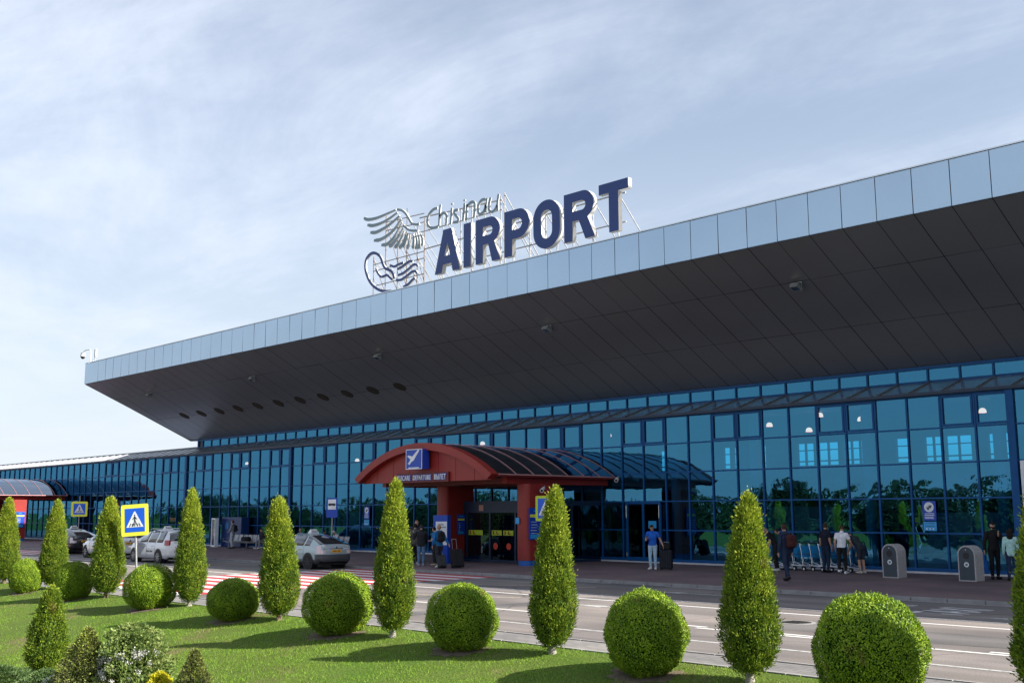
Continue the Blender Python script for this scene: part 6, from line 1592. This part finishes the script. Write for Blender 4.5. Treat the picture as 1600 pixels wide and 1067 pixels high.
    nv = len(me2.vertices); co = np.empty(nv * 3, np.float32); me2.vertices.foreach_get('co', co); co = co.reshape(-1, 3)
    no = np.empty(nv * 3, np.float32); me2.vertices.foreach_get('normal', no); no = no.reshape(-1, 3)
    best = np.full(nv, 1e9); lab = np.zeros(nv, np.int32); names = sorted(set(q[0] for q in P))
    for q in P:
        p0, p1 = np.array(q[1]), np.array(q[2]); d = p1 - p0; tt = np.clip(((co - p0) @ d) / max(d @ d, 1e-9), 0, 1)
        dist = np.linalg.norm(co - (p0 + tt[:, None] * d), axis=1) - (q[3] + (q[5] - q[3]) * tt)
        m_ = dist < best; best[m_] = dist[m_]; lab[m_] = names.index(q[0])
    me2.polygons.foreach_set('use_smooth', [True] * len(me2.polygons))
    npol = len(me2.polygons); lv = np.empty(npol * 4, np.int32)
    if len(me2.loops) != npol * 4: fv = [list(p.vertices) for p in me2.polygons]
    else: me2.loops.foreach_get('vertex_index', lv); fv = lv.reshape(-1, 4)
    body = obj('body', me2, t_)
    def garment(nm, mask, off, mt, parent=t_):
        fa = np.array(fv) if not isinstance(fv, list) else None
        if fa is not None: sel = fa[mask[fa].all(axis=1)]
        else: sel = [f_ for f_ in fv if mask[f_].all()]
        if len(sel) == 0: return None
        used = np.unique(np.array(sel).ravel() if fa is not None else np.concatenate([np.array(f_) for f_ in sel])); mp_ = -np.ones(nv, np.int64); mp_[used] = np.arange(len(used))
        cc = co[used] + no[used] * off
        m_ = bpy.data.meshes.new(nm); m_.from_pydata(cc.tolist(), [], [[int(mp_[v]) for v in f_] for f_ in sel]); m_.materials.append(mt)
        m_.polygons.foreach_set('use_smooth', [True] * len(m_.polygons)); m_.update()
        g_ = obj(nm, m_, parent); so = g_.modifiers.new('hem', 'SOLIDIFY'); so.thickness = 0.006; so.offset = -1
        return g_
    L = lambda *a: np.isin(lab, [names.index(x) for x in a if x in names])
    tops = L('torso', 'uarm') | (L('pelvis') & (((co - np.array(pel)) @ np.array(rot @ V((0, 0, 1)))) > -0.02 - jacket))
    if sleeves == 'long': tops |= L('uarm2', 'larm')
    garment('jacket' if sleeves == 'long' and jacket > 0 else 'shirt', tops, 0.014, cloth(top))
    lg = L('pelvis', 'thigh') if shorts else L('pelvis', 'thigh', 'thigh2', 'calf')
    if shorts: lg |= L('thigh2')
    garment('shorts' if shorts else 'trousers', lg & ~(L('pelvis') & (((co - np.array(pel)) @ np.array(rot @ V((0, 0, 1)))) > 0.05)), 0.010, cloth(legs))
    garment('shoes', L('foot'), 0.008, cloth(shoes))
    rel = co - np.array(head); fu = rel @ np.array(hu); ff = rel @ np.array(hf)
    hm = L('head') & ((fu > 0.055) | ((ff < -0.005) & (fu > -0.055))) & ~((fu < 0.045) & (ff > 0.0))
    hc = cloth(hair)
    if cap: garment('cap', L('head') & (fu > 0.035), 0.018, cloth(cap)); 
    if cap:
        b_ = MB(); c0 = head + hu * 0.045 + hf * 0.07
        q = [c0 + hx * 0.065, c0 - hx * 0.065, c0 - hx * 0.05 + hf * 0.085 - hu * .015, c0 + hx * 0.05 + hf * 0.085 - hu * .015]
        b_.add([v[:] for v in q] + [(v + hu * 0.008)[:] for v in q], [(0, 1, 2, 3), (7, 6, 5, 4), (0, 4, 5, 1), (1, 5, 6, 2), (2, 6, 7, 3), (3, 7, 4, 0)]); b_.build('cap_peak', cloth(cap), t_)
    elif hood:
        garment('hood', L('head', 'neck') & ((fu > 0.05) | (ff < 0.02)), 0.028, cloth(top))
    else: garment('hair', hm, 0.013, hc)
    if hood is False and hairlen == 'long':
        b_ = MB(); 
        for q in range(7):
            a = R(-60 + 20 * q) ; base_ = head - hf * 0.07 * math.cos(a) + hx * 0.075 * math.sin(a)
            b_.path([(base_ + hu * 0.04)[:], (base_ - hf * 0.03 - hu * 0.06)[:], (base_ - hf * 0.035 - hu * 0.20)[:], (base_ - hf * 0.01 - hu * 0.30)[:]], 0.03, 7, 0, [0.034, 0.038, 0.036, 0.018])
        b_.build('long_hair', hc, t_)
    if beard: garment('beard', L('head') & (fu < -0.040) & (ff > 0.0), 0.007, cloth((0.03, 0.02, 0.015)))
    b_ = MB()
    for s_ in (1, -1): b_.ball((head + hx * 0.031 * s_ + hf * 0.083 + hu * 0.004)[:], 0.0095, 8)
    b_.build('eyes', M['black'], t_)
    b_ = MB(); m0 = head - hu * 0.062 + hf * 0.088; b_.path([(m0 - hx * 0.02)[:], (m0 + hf * 0.004)[:], (m0 + hx * 0.02)[:]], 0.005, 5); b_.build('mouth', cloth((0.30, 0.10, 0.08)), t_)
    return t_
def backpack(label, loc, face, c, w=.31, h=.46, d=.17, lean=0, name='backpack'):
    """loc = centre of the wearer's back, pack sits behind"""
    t_ = thing(name, label, 'backpack' if name == 'backpack' else 'bag', loc, R(face - 90)); t_.rotation_euler = (-R(lean), 0, R(face - 90))
    b_ = MB(); b_.bbox(-w / 2, w / 2, -0.13 - d, -0.115, -h * 0.5, h * 0.42, min(0.085, d * .48)); b_.bbox(-w * .36, w * .36, -0.13 - d - 0.045, -0.13 - d + 0.06, -h * .42, -h * .02, 0.045); b_.build('pack_body', cloth(c), t_)
    b_ = MB()
    for s_ in (1, -1): b_.path([(s_ * .09, -.14, h * .40), (s_ * .105, -.06, h * .49), (s_ * .115, .06, h * .42), (s_ * .13, .13, h * .10), (s_ * .15, .05, -h * .25), (s_ * .13, -.13, -h * .38)], 0.014, 6)
    b_.path([(-.04, -0.16, h * .42), (0, -0.18, h * .50), (.04, -0.16, h * .42)], 0.01, 5); b_.build('strap', cloth(tuple(v * .8 for v in c)), t_)
    return t_
def suitcase(label, loc, rz, c, w=.46, d=.27, h=.68, tilt=0, handle=0.38, bag=False):
    t_ = thing('suitcase', label, 'suitcase', loc, rz); t_.rotation_euler = (R(tilt), 0, rz)
    b_ = MB(); b_.bbox(-w / 2, w / 2, -d / 2, d / 2, 0.05, 0.05 + h, 0.045)
    b_.build('shell', cloth(c), t_)
    b_ = MB()
    for q in (-.3, -.1, .1, .3): b_.bbox(q * w - .02, q * w + .02, -d / 2 - 0.008, -d / 2 + 0.01, 0.10, h, 0.004)
    b_.build('rib', cloth(tuple(v * 1.5 for v in c)), t_)
    if handle:
        b_ = MB()
        for s_ in (-.10, .10): b_.tube((s_, d / 2 - 0.04, 0.05 + h), (s_, d / 2 - 0.04, 0.05 + h + handle), 0.009)
        b_.tube((-.11, d / 2 - .04, .05 + h + handle), (.11, d / 2 - .04, .05 + h + handle), 0.015, n=8); b_.build('handle', M['grey'], t_)
    for sx in (-1, 1):
        for sy in (-1, 1):
            b_ = MB(); b_.tube((sx * (w / 2 - .05) - .012, sy * (d / 2 - .04), 0.027), (sx * (w / 2 - .05) + .012, sy * (d / 2 - .04), 0.027), 0.027, n=10); b_.build('wheel', M['rubber'], t_)
    return t_
GZ = 0.15
def gz_(y): return 0.086 + (0.15 - 0.086) * max(0, min(1, (y - 28.62) / 2.58))
BLK = (.012, .012, .014)
# man in blue with phone, by the service door
person('man in bright blue shirt and pale jeans looking at his phone beside a black suitcase', (-27.05, 33.85, GZ), -66, (.015, .11, .50), (.36, .50, .62), (.70, .70, .70), headtilt=30, turn=0,
       arms={'R': ((.26, .02, 1.12), (.12, .26, 1.17), (-.3, .8, .4)), 'L': ((-.30, -.02, 1.15), (-.42, .05, .93), (-.3, .2, -1))})
t_ = thing('phone', 'dark phone in the hand of the man in blue', 'phone', (-27.05 + 0.06 * 0, 33.85, 0)); t_.location = (-27.03, 33.50, GZ + 1.25); t_.rotation_euler = (R(-30), 0, R(-66 - 90 + 180))
b_ = MB(); b_.bbox(-.036, .036, -.004, .005, -.07, .07, .004); b_.build('case', M['black'], t_); b_ = MB(); b_.box(-.032, .032, .0052, .006, -.064, .064); b_.build('screen', M['grey'], t_)
suitcase('black hard shell suitcase with a bag on top beside the man in blue', (-26.62, 34.12, GZ), R(25), (.015, .018, .022), .48, .30, .70, 0, .30)
t_ = thing('travel_bag', 'black travel bag resting on the suitcase beside the man in blue', 'bag', (-26.62, 34.12, GZ + .765), R(25)); b_ = MB(); b_.bbox(-.22, .18, -.13, .10, 0, .24, .05); b_.build('bag_body', cloth((.012, .012, .014)), t_); b_ = MB(); b_.path([(-.14, 0, .22), (-.08, 0, .36), (.06, 0, .36), (.12, 0, .22)], .012); b_.build('strap', cloth(BLK), t_)
# three by the trolleys
person('balding man in black tee and black trousers bending over the left trolleys', (-23.0, 36.15, GZ), 195, BLK, BLK, (.5, .5, .5), (.30, .20, .14), 0, lean=28, headtilt=25, arms={'R': ((.25, .25, 1.08), (.22, .42, .92), (0, .4, -.8)), 'L': ((-.25, .12, 1.05), (-.24, .20, .85), (0, .3, -1))})
person('dark haired person in black crouching behind the bending man at the trolleys', (-23.15, 37.05, GZ), 205, (.02, .02, .025), (.02, .02, .03), BLK, lean=22, headtilt=20, height=1.66)
person('man in navy suit walking away with a maroon backpack', (-19.5, 31.25, GZ), 160, (.018, .030, .065), (.018, .030, .065), BLK, (.05, .025, .015), lean=4, sleeves='long', jacket=.12, stride=.17, height=1.82, headtilt=0, build=1.05)
backpack('maroon leather backpack on the back of the man in the navy suit', (-19.45, 31.25, GZ + 1.28), 160, (.060, .016, .016), .33, .47, .18)
person('man in navy tee and dark jeans standing with arms down right of the trolley row', (-21.15, 36.55, GZ), 75, (.012, .014, .03), (.015, .028, .06), BLK, (.04, .025, .015), headtilt=12, height=1.80)
person('man in white polo shirt and black trousers leaning beside the trolleys', (-20.25, 36.1, GZ), 100, (.72, .72, .76), BLK, (.75, .75, .75), (.06, .03, .02), lean=7, headtilt=14, height=1.74, stride=.06, arms={'R': ((.30, .12, 1.10), (.33, .30, .96), (0, .7, -.7)), 'L': ((-.24, -.02, 1.12), (-.25, .06, .88), (0, .2, -1))})
person('crouching person in dark shorts behind the man in the white polo', (-19.85, 36.75, GZ), 165, (.03, .04, .05), (.03, .035, .05), (.5, .45, .4), (.05, .03, .02), lean=48, headtilt=10, shorts=True, arms={'R': ((.26, .30, .92), (.22, .42, .70), (0, .3, -1)), 'L': ((-.2, .32, .95), (-.18, .45, .74), (0, .3, -1))})
# couple at the right
person('bearded man in black hooded top and black cap with his hand at his chin', (-15.05, 36.6, GZ), -50, (.010, .010, .012), (.010, .010, .012), BLK, cap=(.010, .010, .012), beard=True, sleeves='long', jacket=.06, height=1.86, stride=.05, arms={'R': ((.27, -.02, 1.12), (.30, .04, .88), (0, .1, -1)), 'L': ((-.26, .10, 1.16), (-.07, .20, 1.36), (.1, .1, 1))})
b_ = MB()
t_ = thing('hoodie_print', 'pale green print', 'x') if False else None
person('long haired woman in mint jacket with her back turned beside the bearded man', (-14.35, 36.2, GZ), 110, (.42, .66, .62), (.02, .035, .08), BLK, (.015, .010, .008), sleeves='long', jacket=.10, height=1.66, hairlen='long', build=.92, headtilt=5)
t_ = thing('carrier_bag', 'blue shopping bag hanging from the hand of the bearded man', 'bag', (-15.33, 36.45, GZ + .42), R(-50)); b_ = MB(); b_.bbox(-.16, .16, -.07, .07, -.24, .20, .02); b_.build('bag_body', cloth((.01, .10, .36)), t_); b_ = MB(); b_.path([(-.1, 0, .18), (-.05, 0, .40), (.05, 0, .40), (.1, 0, .18)], .008); b_.build('strap', cloth((.01, .10, .36)), t_)
# left: man at the long bench
person('young man in grey hooded top and light grey joggers standing before the long bench', (-62.7, 36.1, GZ), 215, (.26, .27, .31), (.44, .45, .49), (.03, .03, .035), (.05, .03, .02), sleeves='long', jacket=.06, height=1.78, arms={'L': ((-.22, .08, 1.10), (-.10, .26, 1.02), (.5, .6, -.2))})
backpack('black backpack worn by the young man in grey by the long bench', (-62.7, 36.1, GZ + 1.28), 215, BLK, .30, .44, .15)
person('seated person in dark top with white shoes at the right end of the long bench', (-60.5, 36.95, GZ), -75, (.03, .03, .035), (.22, .22, .25), (.7, .7, .7), seated=True, lean=14, sleeves='long')
person('person with light brown hair seated behind the roof of the silver taxi', (-57.1, 37.45, GZ), -80, (.25, .25, .27), (.05, .06, .1), BLK, (.20, .12, .07), seated=True)
person('person all in black sitting on the bench right of the silver taxi', (-54.2, 37.4, GZ), -70, (.012, .012, .015), (.012, .014, .02), BLK, (.015, .01, .01), seated=True, lean=18, headtilt=20, sleeves='long', arms={'R': ((.24, .10, .80), (.12, .36, .72), (-.4, .8, -.2)), 'L': ((-.24, .10, .80), (-.12, .36, .72), (.4, .8, -.2))})
person('person in pale grey hood sitting bent forward on the bench near the red entrance', (-53.0, 37.35, GZ), -95, (.50, .50, .53), (.05, .06, .09), BLK, seated=True, lean=22, headtilt=22, hood=True, sleeves='long', arms={'R': ((.22, .20, .72), (.08, .40, .66), (-.5, .7, 0)), 'L': ((-.22, .20, .72), (-.08, .40, .66), (.5, .7, 0))})
t_ = thing('duffel_bag', 'black duffel bag lying on the long bench', 'bag', (-62.4, 36.9, GZ + .44)); b_ = MB(); b_.bbox(-.42, .42, -.15, .15, 0, .30, .09); b_.build('bag_body', cloth(BLK), t_); b_ = MB(); b_.path([(-.2, -.1, .26), (-.12, -.12, .40), (.12, -.12, .40), (.2, -.1, .26)], .012); b_.build('strap', cloth(BLK), t_)
# group before the blue display stand
person('person in olive grey jacket at the left of the waiting group, partly behind a thuja', (-37.75, 30.7, gz_(30.7)), 150, (.10, .105, .09), BLK, (.4, .4, .4), (.02, .015, .01), sleeves='long', jacket=.16, height=1.76)
person('person in black jacket and faded jeans seen from behind in the waiting group', (-36.6, 30.1, gz_(30.1)), 140, (.018, .020, .026), (.10, .19, .32), (.30, .33, .38), (.03, .03, .035), sleeves='long', jacket=.10, height=1.74, build=1.08, headtilt=14, arms={'R': ((.28, .16, 1.12), (.10, .34, 1.18), (-.6, .4, .4)), 'L': ((-.30, .10, 1.18), (-.34, .20, 1.34), (0, .3, 1))})
person('taller man facing this way at the back of the waiting group', (-38.5, 31.4, 0.15), -35, (.03, .035, .06), (.02, .02, .03), BLK, (.10, .06, .04), sleeves='long', jacket=.08, height=1.90)
person('black haired boy in blue shirt at the right of the waiting group', (-36.2, 30.55, gz_(30.55)), 200, (.03, .13, .27), (.02, .025, .03), (.35, .28, .2), (.01, .008, .008), height=1.64, headtilt=22, arms={'R': ((.24, .06, 1.10), (.10, .26, 1.10), (-.5, .6, 0)), 'L': ((-.24, .06, 1.10), (-.10, .26, 1.10), (.5, .6, 0))})
person('fair haired man in blue sweater pulling luggage before the left red pillar', (-34.9, 29.65, gz_(29.65)), 165, (.015, .14, .36), (.03, .028, .035), (.72, .72, .72), (.30, .20, .12), sleeves='long', jacket=.04, height=1.76, stride=.12, arms={'L': ((-.26, -.05, 1.12), (-.26, .08, .88), (0, .2, -1)), 'R': ((.27, -.10, 1.13), (.32, -.28, .95), (.1, -.5, -.8))})
backpack('black backpack on the fair haired man in blue', (-34.88, 29.64, gz_(29.65) + 1.28), 165, BLK, .31, .46, .17)
suitcase('large black suitcase tilted behind the fair haired man in blue', (-34.05, 29.95, gz_(29.95)), R(75), (.014, .014, .016), .50, .30, .72, -14, .45)
suitcase('small black case with grey edging tilted at the feet of the fair haired man', (-34.55, 29.55, gz_(29.55)), R(70), (.030, .034, .036), .36, .24, .50, -22, .40)
